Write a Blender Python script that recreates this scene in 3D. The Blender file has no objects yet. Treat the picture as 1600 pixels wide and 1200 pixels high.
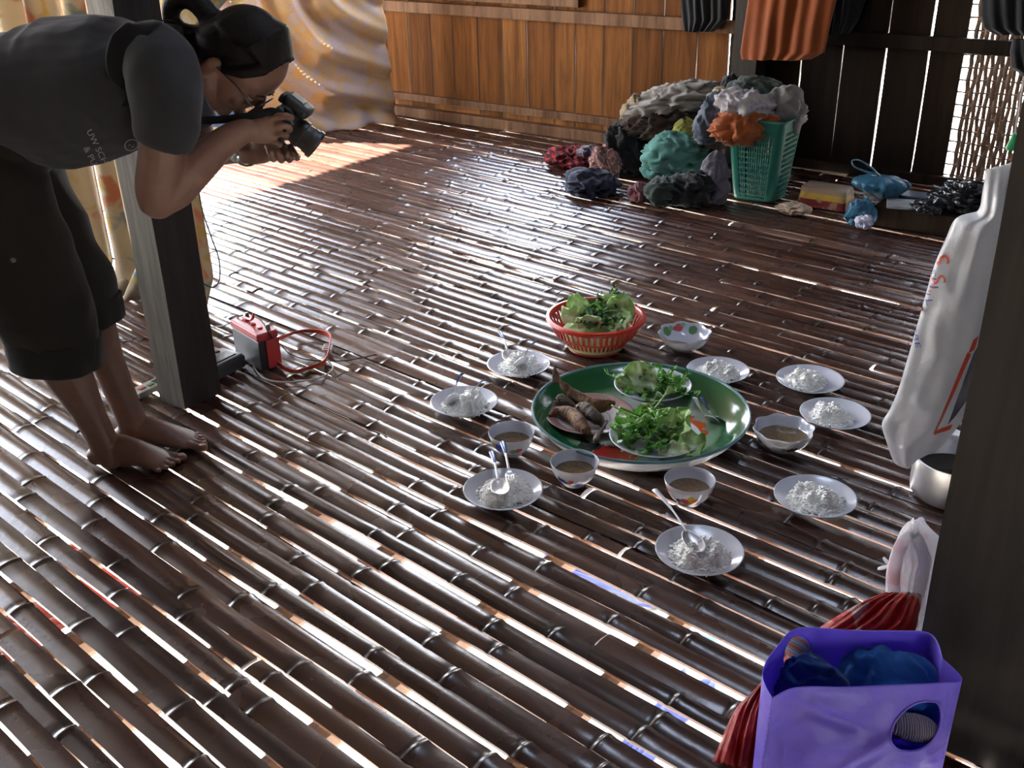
import bpy, bmesh, math, random
import numpy as np
from mathutils import Vector, Matrix, Euler, noise
from mathutils.bvhtree import BVHTree

S = bpy.context.scene
COL = S.collection
random.seed(7)
rnd = random.random
PI = math.pi

# ------------------------------------------------------------------ camera
H = 1.35                     # eye height above the bamboo floor
F = 1608.0                   # focal length in pixels of the 1600 x 1200 frame
_dn = Vector((70.0, 3300.0, F)).normalized()
_up = -_dn
_fw = Vector((0, 0, 1)); _yw = (_fw - _fw.dot(_up) * _up).normalized()
_xw = _yw.cross(_up)
RC = Matrix((_xw, _yw, _up))            # camera (x right, y down, z forward) -> world
EYE = Vector((0, 0, H))
cd = bpy.data.cameras.new('camera'); cam = bpy.data.objects.new('camera', cd); COL.objects.link(cam)
cd.sensor_width = 36.0; cd.lens = 36.0 * F / 1600.0; cd.clip_start = 0.05; cd.clip_end = 300
_m = Matrix((RC @ Vector((1, 0, 0)), RC @ Vector((0, -1, 0)), RC @ Vector((0, 0, -1)))).transposed().to_4x4()
_m.translation = EYE
cam.matrix_world = _m
S.camera = cam

# ------------------------------------------------------------------ geometry of the place
def ray(px, py):
    return RC @ Vector((px - 800.0, py - 600.0, F))
def P(px, py, z=0.0):                    # point at height z
    d = ray(px, py); return EYE + d * ((z - H) / d.z)
def PL(px, py, o, n):                    # point in a plane
    d = ray(px, py); return EYE + d * ((Vector(o) - EYE).dot(Vector(n)) / d.dot(Vector(n)))
def depth(p):
    return (RC.transposed() @ (Vector(p) - EYE)).z

WA = P(600, 172); WB = P(1485, 292)      # foot of the back wall
WD = (WB - WA).normalized()              # along the wall
WN = Vector((WD.y, -WD.x, 0))            # into the room
if WN.dot(-WA) < 0: WN = -WN
def W(s, t, z=0.0):                      # room coordinates: along the back wall, out from it, height
    return WA + WD * s + WN * t + Vector((0, 0, z))
def ST(p):
    r = Vector(p) - WA; return r.dot(WD), r.dot(WN)
def PWALL(px, py, t=0.0):
    return PL(px, py, W(0, t), WN)

# ------------------------------------------------------------------ sky, sun, daylight, exposure
wd = bpy.data.worlds.new('world'); S.world = wd; wd.use_nodes = True
nt = wd.node_tree; nt.nodes.clear()
wo = nt.nodes.new('ShaderNodeOutputWorld'); bg = nt.nodes.new('ShaderNodeBackground')
tc = nt.nodes.new('ShaderNodeTexCoord'); sx = nt.nodes.new('ShaderNodeSeparateXYZ'); cr = nt.nodes.new('ShaderNodeValToRGB')
nt.links.new(tc.outputs['Generated'], sx.inputs[0]); nt.links.new(sx.outputs['Z'], cr.inputs[0])
cr.color_ramp.elements[0].position = 0.0; cr.color_ramp.elements[0].color = (1.0, 0.98, 0.94, 1)
cr.color_ramp.elements[1].position = 0.7; cr.color_ramp.elements[1].color = (0.64, 0.76, 1.0, 1)
nt.links.new(cr.outputs[0], bg.inputs[0]); nt.links.new(bg.outputs[0], wo.inputs[0])
bg.inputs[1].default_value = 6.0
sl = bpy.data.lights.new('sun', 'SUN'); sun = bpy.data.objects.new('sun', sl); COL.objects.link(sun)
sl.energy = 42.0; sl.color = (1.0, 0.95, 0.86); sl.angle = 0.012
SUND = (WD * 0.62 - WN * 0.30 + Vector((0, 0, -0.80))).normalized()   # direction the light travels
sun.rotation_euler = SUND.to_track_quat('-Z', 'Y').to_euler()
S.view_settings.view_transform = 'Standard'; S.view_settings.look = 'None'
S.view_settings.gamma = 1.0; S.view_settings.use_curve_mapping = False
S.view_settings.exposure = 1.9
def portal(name, c, dirn, w, h):         # tells the renderer where the openings are; gives no light itself
    l = bpy.data.lights.new(name, 'AREA'); l.shape = 'RECTANGLE'; l.size = w; l.size_y = h
    l.cycles.is_portal = True
    o = bpy.data.objects.new(name, l); COL.objects.link(o)
    o.location = c
    q = Vector(dirn).to_track_quat('-Z', 'Y'); o.rotation_euler = q.to_euler()

# ------------------------------------------------------------------ mesh helpers
class MB:
    def __init__(s): s.v = []; s.f = []; s.m = []; s.mi = 0
    def add(s, vs, fs, mi=None):
        b = len(s.v); s.v.extend([tuple(v) for v in vs])
        for f in fs:
            s.f.append(tuple(b + i for i in f)); s.m.append(s.mi if mi is None else mi)
        return b
    def grid(s, fn, nu, nv, cu=False, cv=False, mi=None, keep=None):
        vs = []; fs = []
        for j in range(nv + (0 if cv else 1)):
            for i in range(nu + (0 if cu else 1)):
                vs.append(fn(i / nu, j / nv))
        w = nu + (0 if cu else 1); hh = nv + (0 if cv else 1)
        for j in range(nv):
            for i in range(nu):
                if keep and not keep((i + .5) / nu, (j + .5) / nv): continue
                a = j * w + i; b = j * w + (i + 1) % w; c = ((j + 1) % hh) * w + (i + 1) % w; d = ((j + 1) % hh) * w + i
                fs.append((a, b, c, d))
        return s.add(vs, fs, mi)
    def tube(s, pts, rad, n=8, mi=None, flat=1.0, side=None, cap=True, rc=True):
        """sweep along pts; flat = second radius / first; side = direction of the first radius"""
        pts = [Vector(p) for p in pts]; k = len(pts)
        if not hasattr(rad, '__len__'): rad = [rad] * k
        P2 = []; R2 = []
        fl = list(flat) if hasattr(flat, '__len__') else [flat] * k
        F2 = []
        if cap and rc:                                    # rounded ends
            t0 = (pts[0] - pts[1]).normalized(); t1 = (pts[-1] - pts[-2]).normalized()
            for a in (80, 55, 30):
                P2.append(pts[0] + t0 * rad[0] * min(1, fl[0]) * math.sin(math.radians(a))); R2.append(rad[0] * math.cos(math.radians(a))); F2.append(fl[0])
            P2 += pts; R2 += list(rad); F2 += fl
            for a in (30, 55, 80):
                P2.append(pts[-1] + t1 * rad[-1] * min(1, fl[-1]) * math.sin(math.radians(a))); R2.append(rad[-1] * math.cos(math.radians(a))); F2.append(fl[-1])
        else: P2 = pts; R2 = list(rad); F2 = fl
        vs = []; fs = []
        prev = Vector(side) if side is not None else None
        for i, p in enumerate(P2):
            t = (P2[min(i + 1, len(P2) - 1)] - P2[max(i - 1, 0)])
            if t.length < 1e-9: t = Vector((0, 0, 1))
            t.normalize()
            if prev is None:
                prev = t.orthogonal()
            a = (prev - t * prev.dot(t))
            if a.length < 1e-6: a = t.orthogonal()
            a.normalize(); b = t.cross(a); prev = a if side is None else Vector(side)
            for j in range(n):
                th = 2 * PI * j / n
                vs.append(p + a * (R2[i] * math.cos(th)) + b * (R2[i] * F2[i] * math.sin(th)))
        for i in range(len(P2) - 1):
            for j in range(n):
                fs.append((i * n + j, i * n + (j + 1) % n, (i + 1) * n + (j + 1) % n, (i + 1) * n + j))
        if cap:
            fs.append(tuple(range(n - 1, -1, -1))); fs.append(tuple((len(P2) - 1) * n + j for j in range(n)))
        return s.add(vs, fs, mi)
    def lathe(s, prof, n=48, c=(0, 0, 0), mi=None, fn=None):
        c = Vector(c); vs = []; fs = []
        for (r, z) in prof:
            for j in range(n):
                th = 2 * PI * j / n
                rr, zz = (r, z) if fn is None else fn(r, z, th)
                vs.append((c.x + rr * math.cos(th), c.y + rr * math.sin(th), c.z + zz))
        for i in range(len(prof) - 1):
            for j in range(n):
                fs.append((i * n + j, i * n + (j + 1) % n, (i + 1) * n + (j + 1) % n, (i + 1) * n + j))
        if prof[0][0] > 1e-6: fs.append(tuple(range(n - 1, -1, -1)))
        if prof[-1][0] > 1e-6: fs.append(tuple((len(prof) - 1) * n + j for j in range(n)))
        return s.add(vs, fs, mi)
    def box(s, o, ax, ay, az, mi=None):                   # corner-free box: centre and three half axes
        o, ax, ay, az = Vector(o), Vector(ax), Vector(ay), Vector(az)
        vs = [o + ax * i + ay * j + az * k for k in (-1, 1) for j in (-1, 1) for i in (-1, 1)]
        return s.add(vs, [(0, 2, 3, 1), (4, 5, 7, 6), (0, 1, 5, 4), (2, 6, 7, 3), (0, 4, 6, 2), (1, 3, 7, 5)], mi)
    def ell(s, c, ax, ay, az, nu=20, nv=12, mi=None, fn=None):
        c, ax, ay, az = Vector(c), Vector(ax), Vector(ay), Vector(az)
        vs = []; fs = []
        for j in range(nv + 1):
            ph = PI * (j + (0.02 if j == 0 else (-0.02 if j == nv else 0))) / nv
            for i in range(nu):
                th = 2 * PI * i / nu
                d = Vector((math.sin(ph) * math.cos(th), math.sin(ph) * math.sin(th), math.cos(ph)))
                k = 1.0 if fn is None else fn(d)
                vs.append(c + (ax * d.x + ay * d.y + az * d.z) * k)
        for j in range(nv):
            for i in range(nu):
                fs.append((j * nu + i, (j + 1) * nu + i, (j + 1) * nu + (i + 1) % nu, j * nu + (i + 1) % nu))
        fs.append(tuple(range(nu))); fs.append(tuple(nv * nu + i for i in range(nu - 1, -1, -1)))
        return s.add(vs, fs, mi)
    def mesh(s, name, mats, inv=None, smooth=True, ang=40, recalc=True):
        me = bpy.data.meshes.new(name)
        vs = s.v if inv is None else [tuple(inv @ Vector(v)) for v in s.v]
        me.from_pydata(vs, [], s.f)
        if not isinstance(mats, (list, tuple)): mats = [mats]
        for m in mats: me.materials.append(m)
        if len(mats) > 1: me.polygons.foreach_set('material_index', s.m)
        if recalc:
            bm = bmesh.new(); bm.from_mesh(me); bmesh.ops.recalc_face_normals(bm, faces=bm.faces); bm.to_mesh(me); bm.free()
        if smooth:
            me.polygons.foreach_set('use_smooth', [True] * len(me.polygons))
            if ang: me.set_sharp_from_angle(angle=math.radians(ang))
        me.update()
        return me

FRAME = {}
def tag(o, label=None, cat=None, group=None, kind=None):
    if label: o['label'] = label
    if cat: o['category'] = cat
    if group: o['group'] = group
    if kind: o['kind'] = kind
    return o
def thing(name, label, cat, loc, rz=0.0, group=None, kind=None, mat=None):
    o = bpy.data.objects.new(name, None); COL.objects.link(o)
    m = mat.copy() if mat is not None else Matrix.Translation(Vector(loc)) @ Matrix.Rotation(rz, 4, 'Z')
    o.matrix_world = m; o.empty_display_size = 0.05
    FRAME[o.name] = m
    return tag(o, label, cat, group, kind)
def root_of(o):
    while o.parent: o = o.parent
    return o
def part(name, mb, mats, parent, world=True, label=None, smooth=True, ang=40, solid=None, kind=None, recalc=True):
    inv = FRAME[root_of(parent).name].inverted() if world else None
    me = mb.mesh(name, mats, inv, smooth, ang, recalc)
    o = bpy.data.objects.new(name, me); COL.objects.link(o); o.parent = parent
    if label: o['label'] = label
    if kind: o['kind'] = kind
    if solid: sm = o.modifiers.new('thickness', 'SOLIDIFY'); sm.thickness = solid; sm.offset = 0
    return o
def single(name, mb, mats, loc, label, cat, group=None, kind=None, smooth=True, ang=40, solid=None, local=False, mat=None, recalc=True):
    m = mat.copy() if mat is not None else Matrix.Translation(Vector(loc))
    me = mb.mesh(name, mats, None if local else m.inverted(), smooth, ang, recalc)
    o = bpy.data.objects.new(name, me); COL.objects.link(o); o.matrix_world = m
    FRAME[o.name] = m
    if solid: sm = o.modifiers.new('thickness', 'SOLIDIFY'); sm.thickness = solid; sm.offset = 0
    return tag(o, label, cat, group, kind)
def structure(name, mb, mats, smooth=False, ang=40, solid=None, label=None):
    me = mb.mesh(name, mats, None, smooth, ang)
    o = bpy.data.objects.new(name, me); COL.objects.link(o); o['kind'] = 'structure'
    FRAME[o.name] = Matrix.Identity(4)
    if solid: sm = o.modifiers.new('thickness', 'SOLIDIFY'); sm.thickness = solid; sm.offset = 0
    if label: o['label'] = label
    return o
def remesh_mesh(mb, voxel, it=6, fac=0.5):
    """one continuous surface around all the closed shapes in mb"""
    me = mb.mesh('tmp', [], None, False)
    o = bpy.data.objects.new('tmp', me); COL.objects.link(o)
    r = o.modifiers.new('r', 'REMESH'); r.mode = 'VOXEL'; r.voxel_size = voxel
    if it:
        q = o.modifiers.new('s', 'SMOOTH'); q.factor = fac; q.iterations = it
    bpy.context.view_layer.update()
    dg = bpy.context.evaluated_depsgraph_get()
    out = bpy.data.meshes.new_from_object(o.evaluated_get(dg))
    bpy.data.objects.remove(o); bpy.data.meshes.remove(me)
    mb2 = MB(); mb2.add([v.co.copy() for v in out.vertices], [tuple(p.vertices) for p in out.polygons])
    bpy.data.meshes.remove(out)
    return mb2
def nz(p, sc=1.0, seed=0.0):
    return noise.noise(Vector((p[0] * sc + seed, p[1] * sc - seed * 0.7, p[2] * sc + seed * 1.3)))
def lerp(a, b, t): return a + (b - a) * t
def smooth_path(pts, n=8):
    pts = [Vector(p) for p in pts]; out = []
    for i in range(len(pts) - 1):
        p0 = pts[max(i - 1, 0)]; p1 = pts[i]; p2 = pts[i + 1]; p3 = pts[min(i + 2, len(pts) - 1)]
        for k in range(n):
            t = k / n
            out.append(0.5 * ((2 * p1) + (p2 - p0) * t + (2 * p0 - 5 * p1 + 4 * p2 - p3) * t * t + (3 * p1 - p0 - 3 * p2 + p3) * t ** 3))
    out.append(pts[-1]); return out
def interp(tab, x):
    if x <= tab[0][0]: return tab[0][1]
    for (a, va), (b, vb) in zip(tab, tab[1:]):
        if x <= b:
            t = (x - a) / (b - a); t = t * t * (3 - 2 * t); return va + (vb - va) * t
    return tab[-1][1]

# ------------------------------------------------------------------ material helpers
def c4(c): return (c[0], c[1], c[2], 1.0)
class NT:
    def __init__(s, name):
        s.m = bpy.data.materials.new(name); s.m.use_nodes = True; s.t = s.m.node_tree
        s.b = s.t.nodes['Principled BSDF']; s.out = s.t.nodes['Material Output']
    def n(s, typ, **kw):
        x = s.t.nodes.new('ShaderNode' + typ)
        for k, v in kw.items(): setattr(x, k, v)
        return x
    def l(s, a, b): s.t.links.new(a, b)
    def co(s, kind='Object', scale=(1, 1, 1)):
        t = s.n('TexCoord'); m = s.n('Mapping'); m.inputs['Scale'].default_value = scale
        s.l(t.outputs[kind], m.inputs[0]); return m.outputs[0]
    def noise(s, v, scale, detail=4, rough=0.55, dist=0.0):
        x = s.n('TexNoise'); x.inputs['Scale'].default_value = scale; x.inputs['Detail'].default_value = detail
        x.inputs['Roughness'].default_value = rough; x.inputs['Distortion'].default_value = dist
        if v is not None: s.l(v, x.inputs['Vector'])
        return x.outputs['Fac']
    def ramp(s, f, stops, interp='LINEAR'):
        r = s.n('ValToRGB'); e = r.color_ramp; e.interpolation = interp
        while len(e.elements) < len(stops): e.elements.new(0.5)
        for el, (p, c) in zip(e.elements, stops):
            el.position = p; el.color = c4(c) if hasattr(c, '__len__') else (c, c, c, 1)
        s.l(f, r.inputs[0]); return r.outputs[0]
    def mix(s, f, a, b, mode='MIX'):
        x = s.n('MixRGB'); x.blend_type = mode
        for i, v in ((0, f), (1, a), (2, b)):
            if hasattr(v, 'is_linked') or hasattr(v, 'links'): s.l(v, x.inputs[i])
            elif hasattr(v, '__len__'): x.inputs[i].default_value = c4(v)
            else: x.inputs[i].default_value = v
        return x.outputs[0]
    def math(s, op, a, b=0.0):
        x = s.n('Math'); x.operation = op
        for i, v in ((0, a), (1, b)):
            if hasattr(v, 'links'): s.l(v, x.inputs[i])
            else: x.inputs[i].default_value = v
        return x.outputs[0]
    def bump(s, h, strength=0.3, dist=0.01):
        x = s.n('Bump'); x.inputs['Strength'].default_value = strength; x.inputs['Distance'].default_value = dist
        s.l(h, x.inputs['Height']); s.l(x.outputs[0], s.b.inputs['Normal']); return x
    def col(s, c):
        if hasattr(c, 'links'): s.l(c, s.b.inputs['Base Color'])
        else: s.b.inputs['Base Color'].default_value = c4(c)
    def set(s, **kw):
        for k, v in kw.items():
            i = s.b.inputs[k]
            if hasattr(v, 'links'): s.l(v, i)
            else: i.default_value = v
        return s
    def translucent(s, fac, color):
        tr = s.n('BsdfTranslucent'); mx = s.n('MixShader'); mx.inputs[0].default_value = fac
        if hasattr(color, 'links'): s.l(color, tr.inputs[0])
        else: tr.inputs[0].default_value = c4(color)
        s.l(s.b.outputs[0], mx.inputs[1]); s.l(tr.outputs[0], mx.inputs[2]); s.l(mx.outputs[0], s.out.inputs[0])
_mc = {}
def plain(name, c, rough=0.6, metal=0.0, var=0.15, scale=12.0, bump=0.0, bscale=60.0, trans=0.0, spec=0.5, coat=0.0):
    """a material with a little mottling"""
    if name in _mc: return _mc[name]
    a = NT(name); v = a.co()
    if var:
        f = a.noise(v, scale, 4)
        a.col(a.ramp(f, [(0.25, [x * (1 - var) for x in c]), (0.75, [min(1, x * (1 + var)) for x in c])]))
    else: a.col(c)
    a.set(Roughness=rough, Metallic=metal); a.b.inputs['Specular IOR Level'].default_value = spec
    a.b.inputs['Coat Weight'].default_value = coat
    if bump: a.bump(a.noise(v, bscale, 3), bump, 0.004)
    if trans: a.translucent(trans, c)
    _mc[name] = a.m; return a.m
def cloth_mat(name, c, c2=None, scale=9.0, thr=0.55, rough=0.85, trans=0.0, weave=900.0, sheen=0.2):
    if name in _mc: return _mc[name]
    a = NT(name); v = a.co()
    if c2 is not None:
        col = a.ramp(a.noise(v, scale, 3, 0.5, 0.6), [(thr - 0.06, c), (thr + 0.06, c2)])
    else:
        col = a.ramp(a.noise(v, 6, 4), [(0.3, [x * 0.86 for x in c]), (0.7, [min(1, x * 1.12) for x in c])])
    a.col(col); a.set(Roughness=rough); a.b.inputs['Specular IOR Level'].default_value = 0.2
    a.b.inputs['Sheen Weight'].default_value = sheen
    a.bump(a.noise(v, weave, 1), 0.25, 0.001)
    if trans: a.translucent(trans, col)
    _mc[name] = a.m; return a.m
# ================================================================== THE SETTING
# ---- materials
def mat_bamboo():
    a = NT('bamboo')
    at = a.n('Attribute'); at.attribute_name = 'slat'            # r: tone of the pole, g: along the pole, b: nearness of a node
    sp = a.n('SeparateColor'); a.l(at.outputs['Color'], sp.inputs[0])
    v = a.co()
    f = a.noise(v, 6, 5, 0.5)
    base = a.ramp(sp.outputs[0], [(0.0, (0.0221, 0.0098, 0.0072)), (0.45, (0.0442, 0.0191, 0.0132)), (0.8, (0.0748, 0.0357, 0.0247)), (1.0, (0.136, 0.0808, 0.0578))])
    wear = a.ramp(f, [(0.25, (0.90, 0.89, 0.89)), (0.75, (1.07, 1.06, 1.05))])
    c = a.mix(1.0, base, wear, 'MULTIPLY')
    c = a.mix(sp.outputs[2], c, (0.012, 0.008, 0.007))
    a.col(c)
    fine = a.noise(v, 60, 4)
    a.set(Roughness=a.ramp(a.noise(v, 5, 3, 0.5), [(0.3, 0.22), (0.7, 0.31)]))
    a.b.inputs['Specular IOR Level'].default_value = 0.62
    a.bump(fine, 0.12, 0.003)
    return a.m
def mat_planks(name, cols, rough=0.55):
    a = NT(name)
    at = a.n('Attribute'); at.attribute_name = 'slat'
    sp = a.n('SeparateColor'); a.l(at.outputs['Color'], sp.inputs[0])
    tcn = a.n('TexCoord'); cb = a.n('CombineXYZ')
    mul = a.n('VectorMath'); mul.operation = 'MULTIPLY'; mul.inputs[1].default_value = (1, 1, 0.07); a.l(tcn.outputs['Object'], mul.inputs[0])
    off = a.n('VectorMath'); off.operation = 'ADD'; a.l(mul.outputs[0], off.inputs[0]); a.l(sp.outputs[0], cb.inputs[2]); a.l(cb.outputs[0], off.inputs[1])
    g = a.noise(off.outputs[0], 38, 6, 0.62, 0.9)
    big = a.noise(off.outputs[0], 9, 3, 0.5, 0.5)
    base = a.ramp(sp.outputs[0], [(0, cols[0]), (0.5, cols[1]), (1, cols[2])])
    c = a.mix(1.0, base, a.ramp(g, [(0.3, 0.55), (0.55, 1.0), (0.75, 1.15)]), 'MULTIPLY')
    c = a.mix(1.0, c, a.ramp(big, [(0.3, (0.62, 0.52, 0.45)), (0.6, (1.15, 1.1, 1.0))]), 'MULTIPLY')
    c = a.mix(sp.outputs[2], c, (0.02, 0.010, 0.006))
    a.col(c); a.set(Roughness=rough); a.b.inputs['Specular IOR Level'].default_value = 0.08
    a.bump(g, 0.25, 0.004)
    return a.m
M_bamboo = mat_bamboo()
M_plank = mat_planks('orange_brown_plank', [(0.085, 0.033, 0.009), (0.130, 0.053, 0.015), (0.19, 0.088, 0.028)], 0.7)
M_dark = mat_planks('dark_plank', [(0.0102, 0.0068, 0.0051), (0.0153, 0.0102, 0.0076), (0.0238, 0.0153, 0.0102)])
M_rail = mat_planks('grey_brown_rail', [(0.10, 0.055, 0.032), (0.13, 0.075, 0.045), (0.16, 0.10, 0.06)])
def mat_beam(name, c1, c2, vert=True, rough=0.7):
    a = NT(name); v = a.co('Object', (1, 1, 0.08) if vert else (0.3, 0.3, 1))
    g = a.noise(v, 40, 6, 0.6, 0.6)
    a.col(a.ramp(g, [(0.3, c1), (0.7, c2)])); a.set(Roughness=rough); a.b.inputs['Specular IOR Level'].default_value = 0.25
    a.bump(g, 0.35, 0.005); return a.m
M_post = mat_beam('dark_post_wood', (0.0153, 0.0119, 0.0102), (0.0306, 0.0238, 0.0204))
M_postg = mat_beam('grey_post_wood', (0.065, 0.057, 0.047), (0.17, 0.155, 0.13))  # paler, greyer wood for one face of the left post
def mat_ground():
    a = NT('dry_earth'); v = a.co()
    a.col(a.ramp(a.noise(v, 1.4, 6), [(0.3, (0.62, 0.54, 0.44)), (0.7, (0.78, 0.72, 0.62))])); a.set(Roughness=0.95); return a.m
M_ground = mat_ground()
M_thatch = mat_planks('thatch', [(0.05, 0.035, 0.02), (0.07, 0.05, 0.03), (0.09, 0.06, 0.035)], 0.9)
M_under = plain('underside_bamboo', (0.085, 0.045, 0.024), 0.7, var=0.3)

def color_attr(me, vals):
    ca = me.color_attributes.new('slat', 'FLOAT_COLOR', 'POINT')
    ca.data.foreach_set('color', np.asarray(vals, dtype=np.float32).ravel())

# ---- the slatted bamboo floor
S0, S1, T0, T1 = -0.6, 6.3, 0.02, 6.6
def build_floor():
    rs = np.random.RandomState(11)
    ang = math.radians(-42.0)
    d = np.array([math.cos(ang), math.sin(ang)]); nn = np.array([-d[1], d[0]])   # along, across (away from the eye)
    corners = [W(s, t) for s in (S0, S1) for t in (T0, T1)]
    vs_ = [c.x * nn[0] + c.y * nn[1] for c in corners]; us_ = [c.x * d[0] + c.y * d[1] for c in corners]
    v0, v1, u0, u1 = min(vs_), max(vs_), min(us_), max(us_)
    V = []; FC = []; CL = []; base = 0
    prof_n = 7
    vv = v0
    while vv < v1:
        pitch = rs.uniform(0.046, 0.063)
        # a pole: several split lengths end to end
        u = u0 - rs.uniform(0, 2.0)
        drift = rs.uniform(-0.003, 0.003)
        while u < u1:
            L = rs.uniform(2.6, 4.6); ue = min(u + L, u1 + 0.2)
            tone = min(1, max(0, rs.normal(0.42, 0.20)))
            far = min(0.9, max(0, ((vv - v0) / (v1 - v0) - 0.44) * 6.0)); w0 = pitch * lerp(rs.uniform(0.84, 0.98), rs.uniform(0.95, 1.01), far); w1 = pitch * lerp(rs.uniform(0.78, 0.96), rs.uniform(0.90, 0.99), far)
            if rs.rand() < 0.5: w0, w1 = w1, w0
            node = u + rs.uniform(0.05, 0.35); nodes = []
            while node < ue: nodes.append(node); node += rs.uniform(0.27, 0.44)
            nodes = np.array(nodes) if nodes else np.array([1e9])
            us = set(np.arange(u, ue, 0.06).tolist() + [ue - 0.002])
            for k in nodes:
                for q in (-0.016, -0.008, -0.003, 0.003, 0.008, 0.016):
                    if u < k + q < ue: us.add(float(k + q))
            us = np.array(sorted(us))
            ph = rs.uniform(0, 9); lift = rs.uniform(-0.003, 0.003); bowk = rs.uniform(0.11, 0.24)
            keepers = []
            for uu in us:
                x, y = d * uu + nn * vv
                s_, t_ = ST((x, y, 0))
                keepers.append(S0 < s_ < S1 and T0 < t_ < T1)
            idx = np.where(keepers)[0]
            if len(idx) > 2:
                us = us[idx[0]:idx[-1] + 1]
                rows = []
                for uu in us:
                    fr = (uu - u) / L
                    w = w0 + (w1 - w0) * fr + 0.0035 * math.sin(uu * 3.1 + ph) + 0.002 * math.sin(uu * 9.7 + ph * 2)
                    lat = drift * (uu - u0) * 0.4 + 0.004 * math.sin(uu * 1.7 + ph) + 0.0018 * math.sin(uu * 6.1 + ph)
                    dn = np.min(np.abs(nodes - uu)); kn = nodes[np.argmin(np.abs(nodes - uu))]
                    bmp = 0.0030 * math.exp(-((uu - kn - 0.004) / 0.006) ** 2) - 0.0022 * math.exp(-((uu - kn + 0.007) / 0.004) ** 2) + 0.0012 * math.exp(-((uu - kn) / 0.03) ** 2)
                    w += 0.0030 * math.exp(-((uu - kn) / 0.012) ** 2)
                    px_, py_ = d * uu + nn * vv
                    # tighter laying under the walkway at the left, looser in the middle
                    tight = 1 / (1 + math.exp((px_ + 0.62 - 0.10 * (py_ - 2)) * 7)) * min(1, max(0, (py_ - 1.55) * 1.6))
                    w = lerp(w, pitch * 1.01, 0.92 * tight) + 0.0042 * (1 - .3 * tight) * noise.noise(Vector((uu * 2.6, vv * 9.0, 3.0))); lat *= 1 - .75 * tight
                    w = min(w, pitch * 1.04)
                    dark = 0.85 * math.exp(-((uu - kn + 0.006) / 0.005) ** 2) + 0.25 * math.exp(-((uu - kn) / 0.02) ** 2)
                    for k in range(prof_n):
                        q = -1 + 2 * k / (prof_n - 1)
                        z = -bowk * w * 0.5 * (q * q) * 1.15 + bmp * (1 - 0.3 * q * q) + lift
                        x, y = d * uu + nn * (vv + lat + q * w / 2)
                        V.append((x, y, z)); CL.append((tone, fr, min(1, dark), 1))
                    # underside
                    for q in (1, -1):
                        x, y = d * uu + nn * (vv + lat + q * w / 2 * 0.94)
                        V.append((x, y, -bowk * w * 0.5 * 1.15 - 0.008 + lift)); CL.append((0.9, fr, 0, 1))
                m = prof_n + 2; r = len(us)
                for i in range(r - 1):
                    for k in range(m):
                        a = base + i * m + k; b = base + i * m + (k + 1) % m
                        FC.append((a, b, b + m, a + m))
                FC.append(tuple(base + k for k in range(m))); FC.append(tuple(base + (r - 1) * m + k for k in range(m - 1, -1, -1)))
                base += r * m
            u = ue + rs.uniform(0.002, 0.012)
        vv += pitch
    me = bpy.data.meshes.new('floor'); me.from_pydata(V, [], FC); me.materials.append(M_bamboo)
    me.polygons.foreach_set('use_smooth', [True] * len(me.polygons)); me.set_sharp_from_angle(angle=math.radians(50))
    color_attr(me, CL); me.update()
    o = bpy.data.objects.new('floor', me); COL.objects.link(o); o['kind'] = 'structure'
    FRAME[o.name] = Matrix.Identity(4)
    # joists under the slats, across them
    D = Vector((d[0], d[1], 0)); N = Vector((nn[0], nn[1], 0))
    k = 0; uu = u0 + 0.2
    while uu < u1:
        lo = None; hi = None
        for i in range(200):
            v_ = v0 + (v1 - v0) * i / 199
            s_, t_ = ST(D * uu + N * v_)
            if S0 < s_ < S1 and T0 < t_ < T1:
                lo = v_ if lo is None else lo; hi = v_
        if lo is not None and hi - lo > 0.3:
            mb = MB(); r = random.uniform(0.024, 0.036)
            sk = random.uniform(-0.03, 0.03)
            a = D * (uu - sk) + N * lo + Vector((0, 0, -0.020 - r)); b = D * (uu + sk) + N * hi + Vector((0, 0, -0.020 - r))
            mb.tube([lerp(a, b, q / 12) for q in range(13)], r, 8, rc=False)
            part('joist', mb, M_under, o)
        uu += random.uniform(0.24, 0.33)
    return o
floor = build_floor()

# ---- ground under and around the stilt house
mb = MB(); G = -1.9
mb.add([(-60, -60, G), (60, -60, G), (60, 60, G), (-60, 60, G)], [(0, 1, 2, 3)])
structure('ground', mb, M_ground)

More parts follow.
